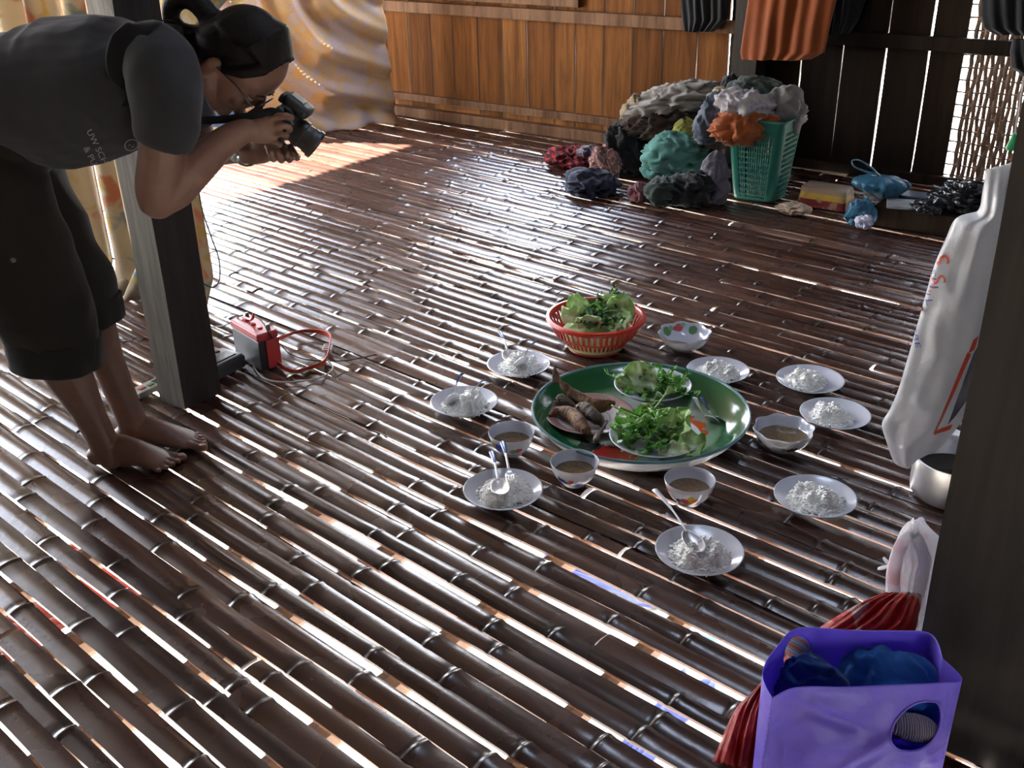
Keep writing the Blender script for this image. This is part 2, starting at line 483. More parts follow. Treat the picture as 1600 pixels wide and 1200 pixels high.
# ---- plank walls
def plank_wall(name, segs, mats, thick=0.018, t=0.0):
    """segs: (point a, point b, z0, z1, tone, material); every plank a box with slightly wavy edges"""
    V = []; FC = []; CL = []; MI = []; base = 0
    for (a, b, z0, z1, tone, mi, nrm) in segs:
        n = 10; rows = []
        dirv = (b - a).normalized(); w = (b - a).length
        ph = rnd() * 20; ph2 = rnd() * 20
        for i in range(n + 1):
            z = lerp(z0, z1, i / n)
            ea = 0.0022 * math.sin(z * 5 + ph) + 0.0014 * math.sin(z * 17 + ph); eb = 0.0022 * math.sin(z * 4.3 + ph2) + 0.0012 * math.sin(z * 15 + ph2)
            for (q, e) in ((0, ea), (0.06, ea * .5), (0.94, eb * .5), (1, eb)):
                edge = 0.75 if q in (0, 1) else 0.0
                p = a + dirv * (q * w + e); V.append((p.x, p.y, z)); CL.append((tone, q, edge, 1))
            for (q, e) in ((1, eb), (0, ea)):
                p = a + dirv * (q * w + e) - nrm * thick; V.append((p.x, p.y, z)); CL.append((tone, q, 0.5, 1))
        m = 6
        for i in range(n):
            for k in range(m):
                p = base + i * m + k; q = base + i * m + (k + 1) % m
                FC.append((p, q, q + m, p + m)); MI.append(mi)
        FC.append(tuple(base + k for k in range(m - 1, -1, -1))); FC.append(tuple(base + n * m + k for k in range(m))); MI += [mi, mi]
        base += (n + 1) * m
    me = bpy.data.meshes.new(name); me.from_pydata(V, [], FC)
    for m_ in mats: me.materials.append(m_)
    me.polygons.foreach_set('material_index', MI); color_attr(me, CL); me.update()
    o = bpy.data.objects.new(name, me); COL.objects.link(o); o['kind'] = 'structure'; FRAME[o.name] = Matrix.Identity(4)
    return o
def sw(px, py): return ST(PWALL(px, py))[0]
TOPZ = 2.5; EAVE = 1.9       # the left wall stops short of the roof: an unseen gap added to let in high daylight
# plank joints of the orange-brown part of the wall read at the height of the photograph's slits
joints = [-1.2, -1.0, -0.8, -0.6, -0.4, -0.2] + [sw(x, 100) for x in (606, 642, 675, 709, 748, 785, 824, 866, 899, 943, 988)] + [sw(1035, 100), sw(1088, 100), sw(1140, 60)]
gaps = {6: .004, 7: .007, 8: .004, 9: .001, 10: .003, 11: .003, 12: .005, 13: .005, 14: .001, 15: .003, 16: .002, 17: .003, 18: .004, 19: .009}
SILL = PWALL(800, 5).z
s_wl, s_wr = sw(672, 5), sw(905, 5)
segs = []
for i in range(len(joints) - 1):
    g = gaps.get(i, .003); g2 = gaps.get(i + 1, .003)
    a, b = joints[i] + g / 2, joints[i + 1] - g2 / 2
    mid = (a + b) / 2; tone = random.choice((.1, .3, .45, .6, .8, .95))
    if s_wl < mid < s_wr:
        segs.append((W(a, 0), W(b, 0), -0.05, SILL, tone, 0, WN)); segs.append((W(a, 0), W(b, 0), 1.75, TOPZ, tone, 0, WN))
    else: segs.append((W(a, 0), W(b, 0), -0.05, TOPZ, tone, 0, WN))
# the dark part right of the corner post
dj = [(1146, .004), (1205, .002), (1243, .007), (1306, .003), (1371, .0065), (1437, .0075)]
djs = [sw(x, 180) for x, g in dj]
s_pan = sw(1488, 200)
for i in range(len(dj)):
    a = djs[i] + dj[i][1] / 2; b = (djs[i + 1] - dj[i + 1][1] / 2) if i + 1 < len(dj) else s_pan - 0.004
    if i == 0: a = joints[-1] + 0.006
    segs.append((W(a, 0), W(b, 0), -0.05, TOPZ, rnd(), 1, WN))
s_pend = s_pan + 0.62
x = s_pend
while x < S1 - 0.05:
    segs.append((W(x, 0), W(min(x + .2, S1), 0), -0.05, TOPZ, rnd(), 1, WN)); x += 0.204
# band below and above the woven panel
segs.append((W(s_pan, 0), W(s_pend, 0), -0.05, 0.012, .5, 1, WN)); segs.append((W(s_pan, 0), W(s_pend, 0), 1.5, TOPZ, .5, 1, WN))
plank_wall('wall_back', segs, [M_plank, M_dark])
portal('portal_window', W((s_wl + s_wr) / 2, -0.03, (SILL + 1.75) / 2), WN, s_wr - s_wl, 1.75 - SILL)

def rail(name, s0, s1, z, h, dp, mat, t=0.0, n=1):
    mb = MB(); c = W((s0 + s1) / 2, t + dp / 2, z)
    mb.box(c, WD * ((s1 - s0) / 2), WN * (dp / 2), Vector((0, 0, h / 2)))
    o = structure(name, mb, mat)
    bv = o.modifiers.new('b', 'BEVEL'); bv.width = 0.004; bv.segments = 2
    color_attr(o.data, [(0.5, 0, 0, 1)] * len(o.data.vertices)); return o
zr = PWALL(800, 20).z
s_cp0 = sw(1153, 180)
rail('trim_1', -0.55, s_cp0, zr, 0.065, 0.035, M_rail, 0.001)
rail('trim_2', -0.55, s_cp0, PWALL(800, 170).z, 0.045, 0.03, M_rail, 0.001)
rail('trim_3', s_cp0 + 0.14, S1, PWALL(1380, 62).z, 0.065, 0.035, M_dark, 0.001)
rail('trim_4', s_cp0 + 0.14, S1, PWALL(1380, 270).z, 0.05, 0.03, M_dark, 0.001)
rail('trim_5', -0.55, s_cp0, 0.03, 0.062, 0.06, M_rail, 0.03)
rail('trim_6', s_wl - .02, s_wr + .02, SILL + 0.025, 0.05, 0.06, M_rail, -0.02)

def simple_wall(name, a, b, openings, mat, z1=TOPZ, th=0.02):
    """vertical planks from a to b; openings = (from, to, z0, z1) left free"""
    L = (b - a).length; dv = (b - a).normalized(); nrm = Vector((-dv.y, dv.x, 0)); segs = []; x = 0
    while x < L - 0.01:
        w = min(0.19, L - x); z = -0.05; cuts = sorted((o[2], o[3]) for o in openings if o[0] < x + w / 2 < o[1])
        tone = rnd()
        for (c0, c1) in cuts:
            if c0 > z + 0.01: segs.append((a + dv * x, a + dv * (x + w - .003), z, c0, tone, 0, nrm))
            z = c1
        if z < z1: segs.append((a + dv * x, a + dv * (x + w - .003), z, z1, tone, 0, nrm))
        x += w
    for o in openings:
        portal('portal_' + name, a + dv * ((o[0] + o[1]) / 2) + nrm * 0.03 + Vector((0, 0, (max(o[2], 0) + o[3]) / 2)), -nrm, o[1] - o[0], o[3] - max(o[2], 0))
    return plank_wall(name, segs, [mat])
portal('portal_eave_left', W(-0.60, T1 / 2, (EAVE + TOPZ) / 2), WD, T1, TOPZ - EAVE)
simple_wall('wall_left', W(-0.55, 0), W(-0.55, T1), [(1.0, 2.8, -0.05, 1.9), (3.2, 4.8, -0.05, 1.7)], M_plank, EAVE)
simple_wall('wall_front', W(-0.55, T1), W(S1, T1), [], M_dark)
simple_wall('wall_right', W(S1, T1), W(S1, 0), [(0.9, 1.5, 0.30, 0.75)], M_dark)  # small low opening out of view, added to brighten the bags
mb = MB()
HS0, HS1, HT0, HT1 = 3.28, 4.06, 2.55, 3.02          # unseen roof opening, added to light the food from above
for (a_, b_, c_, d__) in ((S0 - .5, HS0, -.5, T1 + .5), (HS1, S1 + .5, -.5, T1 + .5), (HS0, HS1, -.5, HT0), (HS0, HS1, HT1, T1 + .5)):
    mb.box(W((a_ + b_) / 2, (c_ + d__) / 2, TOPZ + 0.03), WD * ((b_ - a_) / 2), WN * ((d__ - c_) / 2), Vector((0, 0, .03)))
portal('portal_roof', W((HS0 + HS1) / 2, (HT0 + HT1) / 2, TOPZ + .07), (0, 0, -1), HS1 - HS0, HT1 - HT0)
o = structure('ceiling', mb, M_thatch); color_attr(o.data, [(0.5, 0, 0, 1)] * len(o.data.vertices))

# ---- posts
def post(name, c, hw, hd, z1, mats, label, grey=None):
    mb = MB(); n = 14
    rows = []
    for i in range(n + 1):
        z = z1 * i / n; j = 0.0025
        for (a, b) in ((-1, -1), (1, -1), (1, 1), (-1, 1)):
            p = c + WD * (a * hw + random.uniform(-j, j)) + WN * (b * hd + random.uniform(-j, j)); rows.append((p.x, p.y, z))
    fs = []; ms = []
    for i in range(n):
        for k in range(4):
            a = i * 4 + k; b = i * 4 + (k + 1) % 4; fs.append((a, b, b + 4, a + 4)); ms.append(1 if (grey is not None and k == grey) else 0)
    fs.append((3, 2, 1, 0)); ms.append(0); fs.append(tuple(n * 4 + k for k in range(4))); ms.append(0)
    for f_, m_ in zip(fs, ms): pass
    b0 = mb.add(rows, []); 
    for f_, m_ in zip(fs, ms): mb.f.append(f_); mb.m.append(m_)
    return single(name, mb, mats, Vector((c.x, c.y, 0)), label, 'post', smooth=False)
post('wooden_post', W(2.418, 3.504), 0.057, 0.066, TOPZ, [M_post, M_postg], 'square wooden post standing on the floor behind the bending person', 2)
post('wooden_post', W(4.640, 3.565), 0.095, 0.095, TOPZ, [M_post], 'thick dark wooden post in the right foreground beside the purple bag')
post('wooden_post', W(s_cp0 + 0.07, 0.07), 0.066, 0.066, TOPZ, [M_post], 'dark wooden post against the plank wall behind the laundry basket')
# ================================================================== HANGINGS, LAUNDRY AND THINGS ALONG THE WALL
def mat_print(name, base, blots, scale, speck=None, trans=0.5, rough=0.9, brt=1.0):
    """printed cotton: blots of several colours over a ground"""
    a = NT(name); v = a.co(); c = None
    c = a.ramp(a.noise(v, 7, 3), [(0.3, [x * 0.9 for x in base]), (0.7, base)])
    for k, (bc, thr, off) in enumerate(blots):
        mp = a.n('Mapping'); mp.inputs['Location'].default_value = (off, off * 1.7, -off); a.l(v, mp.inputs[0])
        f = a.ramp(a.noise(mp.outputs[0], scale * (1 + 0.2 * k), 2, 0.45, 0.8), [(thr, 0), (thr + 0.07, 1)])
        c = a.mix(f, c, bc)
    if speck:
        f = a.ramp(a.noise(v, speck[1], 2, 0.6), [(0.60, 0), (0.66, 1)]); c = a.mix(f, c, speck[0])
    a.col(c); a.set(Roughness=rough); a.b.inputs['Specular IOR Level'].default_value = 0.15
    a.bump(a.noise(v, 700, 1), 0.2, 0.001)
    if trans: a.translucent(trans, c)
    return a.m
M_curtain = mat_print('floral_curtain_cotton', (0.4928, 0.4136, 0.2992), [((0.4224, 0.2112, 0.1232), 0.57, 3.1), ((0.2288, 0.264, 0.2464), 0.60, 9.7), ((0.4224, 0.3168, 0.132), 0.58, 17.3)], 7.0, None, 0.40)
M_drape = mat_print('speckled_drape_cotton', (0.3872, 0.2816, 0.176), [((0.3256, 0.264, 0.2464), 0.46, 4.4), ((0.3872, 0.2464, 0.1232), 0.57, 12.0)], 9.0, ((0.30, 0.21, 0.19), 95.0), 0.25)

# ---- curtain of several widths hung behind the left post
C0 = W(1.90, 3.00); CDV = (W(-0.50, 3.20) - C0).normalized(); CN = Vector((CDV.y, -CDV.x, 0))
if CN.dot(-C0) < 0: CN = -CN
def cs(px, py): return (PL(px, py, C0, CN) - C0).dot(CDV)
cur = thing('floral_curtain', 'faded floral cotton curtain hanging behind the left post and the bending person', 'curtain', C0)
cuts = [0.0, cs(263, 30), cs(190, 250), cs(152, 250), cs(108, 20), cs(50, 20), cs(20, 260), cs(20, 260) + .25, 2.38]
cuts = sorted(cuts); CT = 2.15
_q = PL(345, 2, C0, CN); _z1 = PL(315, 135, C0, CN).z; FLARE = -(_q - C0).dot(CDV)     # the end width is drawn sideways towards its top
for i in range(len(cuts) - 1):
    a, b = cuts[i] + 0.004, cuts[i + 1] - 0.004
    ph = rnd() * 6; k = random.uniform(7, 11) / 0.3
    def fn(u, v, a=a, b=b, ph=ph, k=k):
        x = lerp(a, b, u); z = CT * (1 - v) + 0.012
        low = max(0, v - 0.55)
        dsp = 0.022 * math.sin(x * k + ph + 0.5 * v) + 0.012 * math.sin(x * k * 0.43 + 2 * ph + v * 2)
        dsp *= (0.6 + 0.7 * v)
        x += 0.020 * math.sin(v * 5 + ph) * low * 1.6
        if a < 0.01: x -= FLARE * max(0, (z - _z1) / (_q.z - _z1)) ** 1.5 * (1 - u)
        if v > 0.955: dsp += (v - 0.955) * 1.6 * (0.8 + 0.5 * math.sin(x * 25))
        return C0 + CDV * x + CN * dsp + Vector((0, 0, z))
    mb = MB(); mb.grid(fn, max(8, int((b - a) / 0.008)), 46)
    part('curtain_panel', mb, M_curtain, cur, solid=0.0015)
mb = MB(); mb.tube([C0 - CDV * (FLARE * 3 + .06) + Vector((0, 0, CT + .01)), C0 + CDV * 2.4 + Vector((0, 0, CT + .01))], 0.012, 8)
part('curtain_pole', mb, M_rail, cur)
# its hem lies bunched on the floor
mb = MB(); p0 = P(176, 462); p1_ = P(238, 458)
mb.tube(smooth_path([p0 + Vector((-.12, .05, .03)), lerp(p0, p1_, .2) + Vector((0, 0, .032)), lerp(p0, p1_, .6) + Vector((0, 0, .028)), p1_ + Vector((0.02, 0, .022))], 6), [0.03 - .0003 * i + 0.006 * math.sin(i) for i in range(19)], 12, flat=0.8)
part('curtain_hem', mb, M_curtain, cur)

# ---- drape hanging in the far left corner
D0 = W(0.29, 0.25); DV = (W(0.03, 0.735) - D0).normalized(); DN = Vector((DV.y, -DV.x, 0))
if DN.dot(-D0) < 0: DN = -DN
dl = (PL(338, 5, D0, DN) - D0).dot(DV)
def fn(u, v):
    z = 1.55 * (1 - v)
    a = lerp(-0.0, dl, u) - 0.05 * (1 - v) * (1 - u) + 0.03 * math.sin(v * 4) * (1 - u)
    r = math.hypot(a + 0.05, (z - 1.02) * 1.0)
    th = math.atan2(z - 1.02, a)
    dsp = 0.030 * math.sin(r * 30 + 0.6 * math.sin(th * 3)) * min(1, r * 2.2) + 0.012 * math.sin(r * 61 + th * 2) + 0.02 * nz((a, z, 0), 4, 3)
    if v > 0.93: dsp += (v - 0.93) * 1.2 * (1 + .4 * math.sin(a * 30))
    zz = max(0.008, z + 0.02 * math.sin(a * 9) * (v > 0.5))
    return D0 + DV * a + DN * (dsp + 0.02) + Vector((0, 0, zz))
mb = MB(); mb.grid(fn, 90, 90)
single('hanging_drape', mb, M_drape, D0, 'orange and lilac speckled cloth drape hanging in the far left corner of the room', 'drape', solid=0.002, ang=None)

# ---- woven cane panel in the back wall
mb = MB(); zt = 1.5
M_cane = plain('woven_cane', (0.10, 0.055, 0.03), 0.6, var=0.4, scale=30)
pit = 0.021; s_ = s_pan + 0.034; hz = []
z = 0.05
while z < zt: hz.append(z); z += random.uniform(0.050, 0.060)
for z in hz:
    mb.tube([W(s_pan - 0.03 + q * 0.05, -0.012 + 0.001 * math.sin(q * 3), z + 0.004 * math.sin(q * .7 + z * 9)) for q in range(15)], 0.0045, 6)
k = 0
while s_ < s_pend + 0.01:
    w = random.uniform(0.0088, 0.0108); pts = []
    for i, z in enumerate([0.012] + hz + [zt]):
        pts.append(W(s_ + random.uniform(-.0025, .0025), -0.012 + 0.0075 * (1 if (i + k) % 2 else -1), z))
    mb.tube(smooth_path(pts, 3), w, 6, flat=0.3, side=WD)
    s_ += pit + random.uniform(-.003, .003); k += 1
single('woven_panel', mb, M_cane, W(s_pan + .3, -0.012, 0.0), 'woven cane wall panel letting daylight through at the right end of the plank wall', 'wall panel')

# ---- crumpled cloth
def crumple(name, label, px, py, wpx, hpx, t, mat, group=None, cat='clothes', seed=1, dpt=0.6, tilt=0.0, sharp=0.34, floor_z=None, res=(72, 44), k=1.0):
    t = ST(P(px, py + hpx / 2))[1] - 0.02 if t is None else t
    c = PWALL(px, py, t); sc = depth(c) / F; rx, rz = wpx * sc / 2, hpx * sc / 2; ry = max(0.05, min(rx, rz * 2.2) * dpt)
    view = Vector((c.x, c.y, 0)).normalized(); right = Vector((view.y, -view.x, 0)); up = Vector((0, 0, 1))
    ax = right * math.cos(tilt) + up * math.sin(tilt); az = up * math.cos(tilt) - right * math.sin(tilt)
    def fn(d):
        q = Vector((d.x * rx, d.y * ry, d.z * rz)) * (17.0 * k) + Vector((seed * 7.3, seed * 3.1, -seed))
        w = Vector((noise.noise(q * .8), noise.noise(q * .8 + Vector((5, 1, 2))), noise.noise(q * .8 + Vector((1, 7, 3))))) * 0.9
        r1 = 1 - abs(noise.noise(q + w)) * 2.0
        r2 = 1 - abs(noise.noise((q + w) * 2.3 + Vector((3, 3, 3)))) * 2.0
        return 1.0 + sharp * (0.75 * r1 + 0.45 * r2 - 0.6) + 0.22 * noise.noise(q * .35)
    mb = MB(); mb.ell(c, ax * rx, view * ry, az * rz, res[0], res[1], fn=fn)
    lim = 0.004 if floor_z is None else floor_z
    vv = []
    for v in mb.v:
        s_, t_ = ST(v); v = Vector(v)
        if t_ < 0.04: v += WN * (0.04 - t_)
        if v.z < lim: v.z = lim + 0.02 * (lim - v.z) * 0
        vv.append(tuple(v))
    mb.v = vv
    mz = min(v[2] for v in vv)
    return single(name, mb, mat, Vector((c.x, c.y, mz)), label, cat, group, ang=None)
def cm(name, c, c2=None, *a): return cloth_mat(name, [x * .38 for x in c], None if c2 is None else [x * .38 for x in c2], *a)
LG = 'heap of laundry by the back wall'
c_white = cm('laundry_white', (0.50, 0.47, 0.42)); c_brown = cm('laundry_brown_print', (0.055, 0.030, 0.02), (0.16, 0.08, 0.04), 22)
c_black = cm('laundry_black', (0.012, 0.013, 0.017)); c_navy = cm('laundry_navy', (0.055, 0.065, 0.13)); c_mint = cm('laundry_mint', (0.15, 0.46, 0.40))
c_lime = cm('laundry_lime', (0.42, 0.46, 0.08)); c_dgreen = cm('laundry_dark_green', (0.05, 0.085, 0.07)); c_pink = cm('laundry_pink', (0.36, 0.13, 0.16))
c_lav = cm('laundry_lavender', (0.24, 0.22, 0.28)); c_taupe = cm('laundry_taupe', (0.17, 0.10, 0.08)); c_orange = cm('laundry_orange', (0.62, 0.15, 0.025))
c_tan = cm('laundry_tan', (0.46, 0.36, 0.22)); c_bgrey = cm('laundry_blue_grey', (0.10, 0.13, 0.19), (0.22, 0.25, 0.32), 14); c_grey = cm('laundry_grey', (0.36, 0.34, 0.32))
def mat_plaid(name, base, l1, l2, sc):
    a = NT(name); v = a.co(); c = None
    out = None; cc = base
    col = None
    for k, (dirn, colr) in enumerate((((1, 0.2, 0), l1), ((-0.2, 1, 0.3), l2), ((0.1, 0.3, 1), l1))):
        w = a.n('TexWave'); w.wave_type = 'BANDS'; w.bands_direction = 'X'; w.inputs['Scale'].default_value = sc; w.inputs['Distortion'].default_value = 0.6
        mp = a.n('Mapping'); mp.inputs['Rotation'].default_value = (0.3 * k, 0.2 * k, 1.5 * k); a.l(v, mp.inputs[0]); a.l(mp.outputs[0], w.inputs[0])
        f = a.ramp(w.outputs['Fac'], [(0.55, 0), (0.7, 0.75)])
        col = a.mix(f, base if col is None else col, colr)
    a.col(col); a.set(Roughness=0.9); a.b.inputs['Specular IOR Level'].default_value = 0.15
    return a.m
c_plaid = mat_plaid('red_plaid', (0.30, 0.035, 0.035), (0.03, 0.012, 0.015), (0.07, 0.015, 0.02), 9)
c_check = mat_plaid('brown_check', (0.20, 0.12, 0.10), (0.15, 0.06, 0.08), (0.40, 0.30, 0.22), 22)
c_stripe = mat_plaid('striped_white', (0.31, 0.29, 0.28), (0.29, 0.27, 0.26), (0.18, 0.18, 0.27), 14)
HB = [
 ('shirt', 'black garment at the back of the laundry heap under the brown print cloth', 1052, 235, 116, 96, .34, c_black, 5, .4, 0, .3),
 ('shirt', 'dark grey green garment on the floor at the front of the laundry heap', 1040, 300, 62, 46, None, c_dgreen, 6, .8, 0, .4),
 ('shirt', 'black crumpled garment on the floor in front of the mint cloth', 1080, 296, 76, 54, None, c_black, 7, .8, 0, .4),
 ('shirt', 'pink crumpled garment on the floor at the foot of the laundry heap', 1000, 302, 36, 32, None, c_pink, 8, .9, 0, .45),
 ('trousers', 'navy blue crumpled trousers on the floor at the left foot of the laundry heap', 926, 286, 82, 38, None, c_navy, 9, .9, -.08, .42),
 ('trousers', 'black trousers hanging down the left side of the laundry heap', 984, 240, 66, 96, .60, c_black, 10, .7, .35, .4),
 ('sarong', 'pink and brown checked cloth between navy trousers and black trousers', 944, 256, 46, 52, .72, c_check, 11, .8, .3, .45),
 ('sarong', 'red plaid cloth spread on the floor left of the laundry heap', 896, 247, 84, 30, None, c_plaid, 12, 1.6, -.06, .35),
 ('shirt', 'purple and white patterned garment lying on the red plaid cloth', 920, 240, 40, 22, .62, cm('laundry_purple_white', (0.12, 0.08, 0.16), (0.5, 0.48, 0.52), 40, .55), 13, .9, 0, .45),
 ('towel', 'mint green cloth draped over the middle of the laundry heap', 1062, 240, 114, 68, .62, c_mint, 14, .8, .05, .26),
 ('towel', 'mint green cloth end hanging below the larger mint cloth', 1034, 268, 64, 26, .68, cm('laundry_mint_dark', (0.12, 0.40, 0.35)), 15, .9, 0, .35),
 ('shirt', 'lime yellow garment tucked into the heap above the mint cloth', 1076, 204, 48, 34, .56, c_lime, 16, .8, -.5, .4),
 ('shirt', 'taupe brown garment hanging beside the blue grey garment', 1108, 222, 44, 70, .58, c_taupe, 17, .8, -.2, .4),
 ('sarong', 'lavender grey cloth hanging to the floor between heap and green basket', 1118, 280, 44, 84, None, c_lav, 18, .8, .05, .35),
 ('sarong', 'brown print cloth folded under the white cloth on top of the heap', 1040, 191, 142, 52, .52, c_brown, 19, .6, .12, .34),
 ('shirt', 'tan cloth end at the upper left of the laundry heap', 990, 180, 36, 54, .56, c_tan, 20, .8, -.2, .45),
 ('sheet', 'off white cloth spread over the top of the laundry heap', 1056, 156, 156, 46, .46, c_white, 21, .9, .22, .36),
]
for (n_, lab, px, py, w, h, t, m, sd, dp, ti, sh) in HB:
    crumple(n_, lab, px, py, w, h, t, m, None, seed=sd, dpt=dp, tilt=ti, sharp=sh, k=0.9)

# ---- the green laundry basket and what is heaped in it
BX = P(1168, 318); s_b, t_b = ST(BX); BC = W(s_b, t_b - 0.13, 0); BH = 0.37
M_green = plain('green_plastic', (0.007, 0.115, 0.082), 0.4, var=0.1, trans=0.2)
bk = thing('laundry_basket', 'green plastic lattice laundry basket heaped with clothes beside the corner post', 'basket', BC)
def rrect(u, a, b, r):                                        # rounded rectangle, u in 0..1
    per = [(a - r, -b), (a, -b + r), (a, b - r), (a - r, b), (-a + r, b), (-a, b - r), (-a, -b + r), (-a + r, -b)]
    q = u * 4; k = int(q) % 4; f = q - int(q)
    seq = [((-a + r, -b), (a - r, -b)), ((a, -b + r), (a, b - r)), ((a - r, b), (-a + r, b)), ((-a, b - r), (-a, -b + r))]
    cen = [(a - r, -b + r), (a - r, b - r), (-a + r, b - r), (-a + r, -b + r)]; a0 = [-PI / 2, 0, PI / 2, PI]
    if f < 0.8:
        t = f / 0.8; (x0, y0), (x1, y1) = seq[k]; return lerp(x0, x1, t), lerp(y0, y1, t)
    t = (f - 0.8) / 0.2; th = a0[k] + t * PI / 2; return cen[k][0] + r * math.cos(th), cen[k][1] + r * math.sin(th)
def bfn(u, v):
    z = 0.004 + BH * v; a = lerp(0.098, 0.136, v); b = lerp(0.090, 0.126, v)
    x, y = rrect(u, a, b, 0.03)
    return BC + WD * x - WN * y * 1 + Vector((0, 0, z)) if False else BC + WD * x + WN * (-y) + Vector((0, 0, z))
def bkeep(u, v):
    f = (u * 4) % 1.0
    if f > 0.76 or f < 0.04 or v > 0.88 or v < 0.05: return True
    i = int((f - .04) / 0.72 * 29.99); j = int(v * 45)
    if j % 3 == 0: return True
    return i % 2 == 0
mb = MB(); mb.grid(bfn, 164, 45, cu=True, keep=bkeep)
part('basket_body', mb, M_green, bk, solid=0.003)
mb = MB(); mb.tube([bfn(i / 60, 1.0) for i in range(61)], 0.007, 8, cap=False); part('rim', mb, M_green, bk)
mb = MB(); mb.grid(lambda u, v: BC + (bfn(u, 0) - BC) * max(0.01, v) + Vector((0, 0, 0.002)), 40, 2, cu=True); part('basket_bottom', mb, M_green, bk, solid=0.002)
BK = [
 ('shirt', 'dark green garment at the back of the heap in the green basket', 1184, 144, 84, 44, t_b - .25, c_dgreen, 31, .7, -.05, .3),
 ('shirt', 'black garment standing up behind the clothes in the basket', 1140, 134, 28, 38, t_b - .28, c_black, 32, .8, 0, .4),
 ('shirt', 'beige garment at the left end of the heap in the basket', 1130, 154, 50, 34, t_b - .12, c_tan, 33, .8, .1, .4),
 ('trousers', 'blue grey denim hanging over the left rim of the green basket', 1110, 190, 46, 76, t_b - .02, c_bgrey, 34, .7, -.35, .4),
 ('sarong', 'orange cloth hanging over the front rim of the green basket', 1162, 199, 110, 54, t_b - .02, c_orange, 35, .55, .1, .36),
 ('shirt', 'white striped garment lying on top of the orange cloth in the basket', 1163, 170, 96, 58, t_b - .06, c_stripe, 36, .7, -.05, .36),
 ('shirt', 'pale grey shirt hanging over the right rim of the green basket', 1224, 174, 70, 72, t_b - .16, c_grey, 37, .7, -.45, .36),
]
for (n_, lab, px, py, w, h, t, m, sd, dp, ti, sh) in BK:
    crumple(n_, lab, px, py, w, h, t, m, None, seed=sd, dpt=dp, tilt=ti, sharp=sh, k=0.9)

# ---- garments hanging on the back wall
def hung(name, label, outline, t, mat, th=0.05, seed=0, cat='clothes'):
    """outline: rows (left px, right px, y px) down the wall"""
    rows = [(PWALL(l, y, t), PWALL(r, y, t)) for (l, r, y) in outline]; n = len(rows) - 1
    def f(side):
        def g(u, v):
            q = min(v * n, n - 1e-6); i = int(q); fr = q - i
            a = lerp(rows[i][0], rows[i + 1][0], fr); b = lerp(rows[i][1], rows[i + 1][1], fr)
            e = math.sin(PI * u) ** 0.6
            fold = 0.009 * math.sin(u * 13 + 2.2 * v + seed) + 0.010 * math.sin(u * 37 + seed * 2 - v * 3)
            return lerp(a, b, u) + WN * (side * e * (th / 2) + fold * e + th * 0.5)
        return g
    mb = MB(); mb.grid(f(1), 44, 30); mb.grid(f(-1), 44, 30)
    bm = bmesh.new(); me = mb.mesh('t', []); bm.from_mesh(me); bmesh.ops.remove_doubles(bm, verts=bm.verts, dist=0.0008)
    m2 = MB(); m2.add([v.co.copy() for v in bm.verts], [tuple(v.index for v in f_.verts) for f_ in bm.faces]); bm.free(); bpy.data.meshes.remove(me)
    return single(name, m2, mat, rows[0][0], label, cat, ang=None)
hung('shirt', 'black garment hanging over the upper rail at the left of the corner post', [(1062, 1146, -90), (1064, 1144, -30), (1067, 1142, 0), (1069, 1140, 30), (1072, 1120, 48)], 0.05, c_black, 0.05, 1)
o = hung('shirt', 'orange red garment hanging beside the corner post above the basket', [(1185, 1330, -110), (1180, 1325, -40), (1172, 1310, 0), (1166, 1300, 40), (1160, 1292, 80), (1162, 1270, 92)], 0.20, cm('hung_orange_red', (0.38, 0.085, 0.012), None), 0.05, 2)
hung('shirt', 'cream cloth showing below the hem of the orange red garment', [(1200, 1290, 55), (1190, 1272, 84), (1215, 1252, 94)], 0.15, c_tan, 0.02, 3)
hung('shirt', 'black garment hanging right of the orange red garment on the dark wall', [(1262, 1375, -110), (1265, 1370, -30), (1268, 1355, 0), (1272, 1345, 30), (1280, 1330, 52)], 0.05, c_black, 0.06, 4)
hung('jacket', 'black jacket hanging high in front of the woven panel', [(1540, 1680, -130), (1538, 1678, -40), (1537, 1672, 20), (1540, 1665, 42), (1556, 1660, 52)], 0.05, c_black, 0.08, 5)
hung('shirt', 'dark grey garment hanging below the rail at the right edge of the woven panel', [(1584, 1680, 60), (1580, 1680, 80), (1582, 1680, 104), (1600, 1676, 118)], 0.05, c_black, 0.05, 6)
# green tassel hanging on a string
p = PWALL(1583, 222, 0.12); tp = PWALL(1600, 120, 0.12)
tb = thing('green_tassel', 'green plastic ornament hanging on a pale string before the woven panel', 'ornament', p)
mb = MB(); mb.lathe([(0.004, .075), (0.010, .07), (0.016, .045), (0.026, 0.01), (0.024, 0.0), (0.0, 0.0)], 14, p - Vector((0, 0, 0.035))); part('ornament_body', mb, plain('green_ornament', (0.02, 0.32, 0.10), 0.4), tb)
mb = MB(); mb.tube([p + Vector((0, 0, .035)), lerp(p, tp, .5) + Vector((0, 0, 0.0)), tp], 0.0035, 6); part('string', mb, plain('pale_string', (0.5, 0.48, 0.44), 0.8), tb)

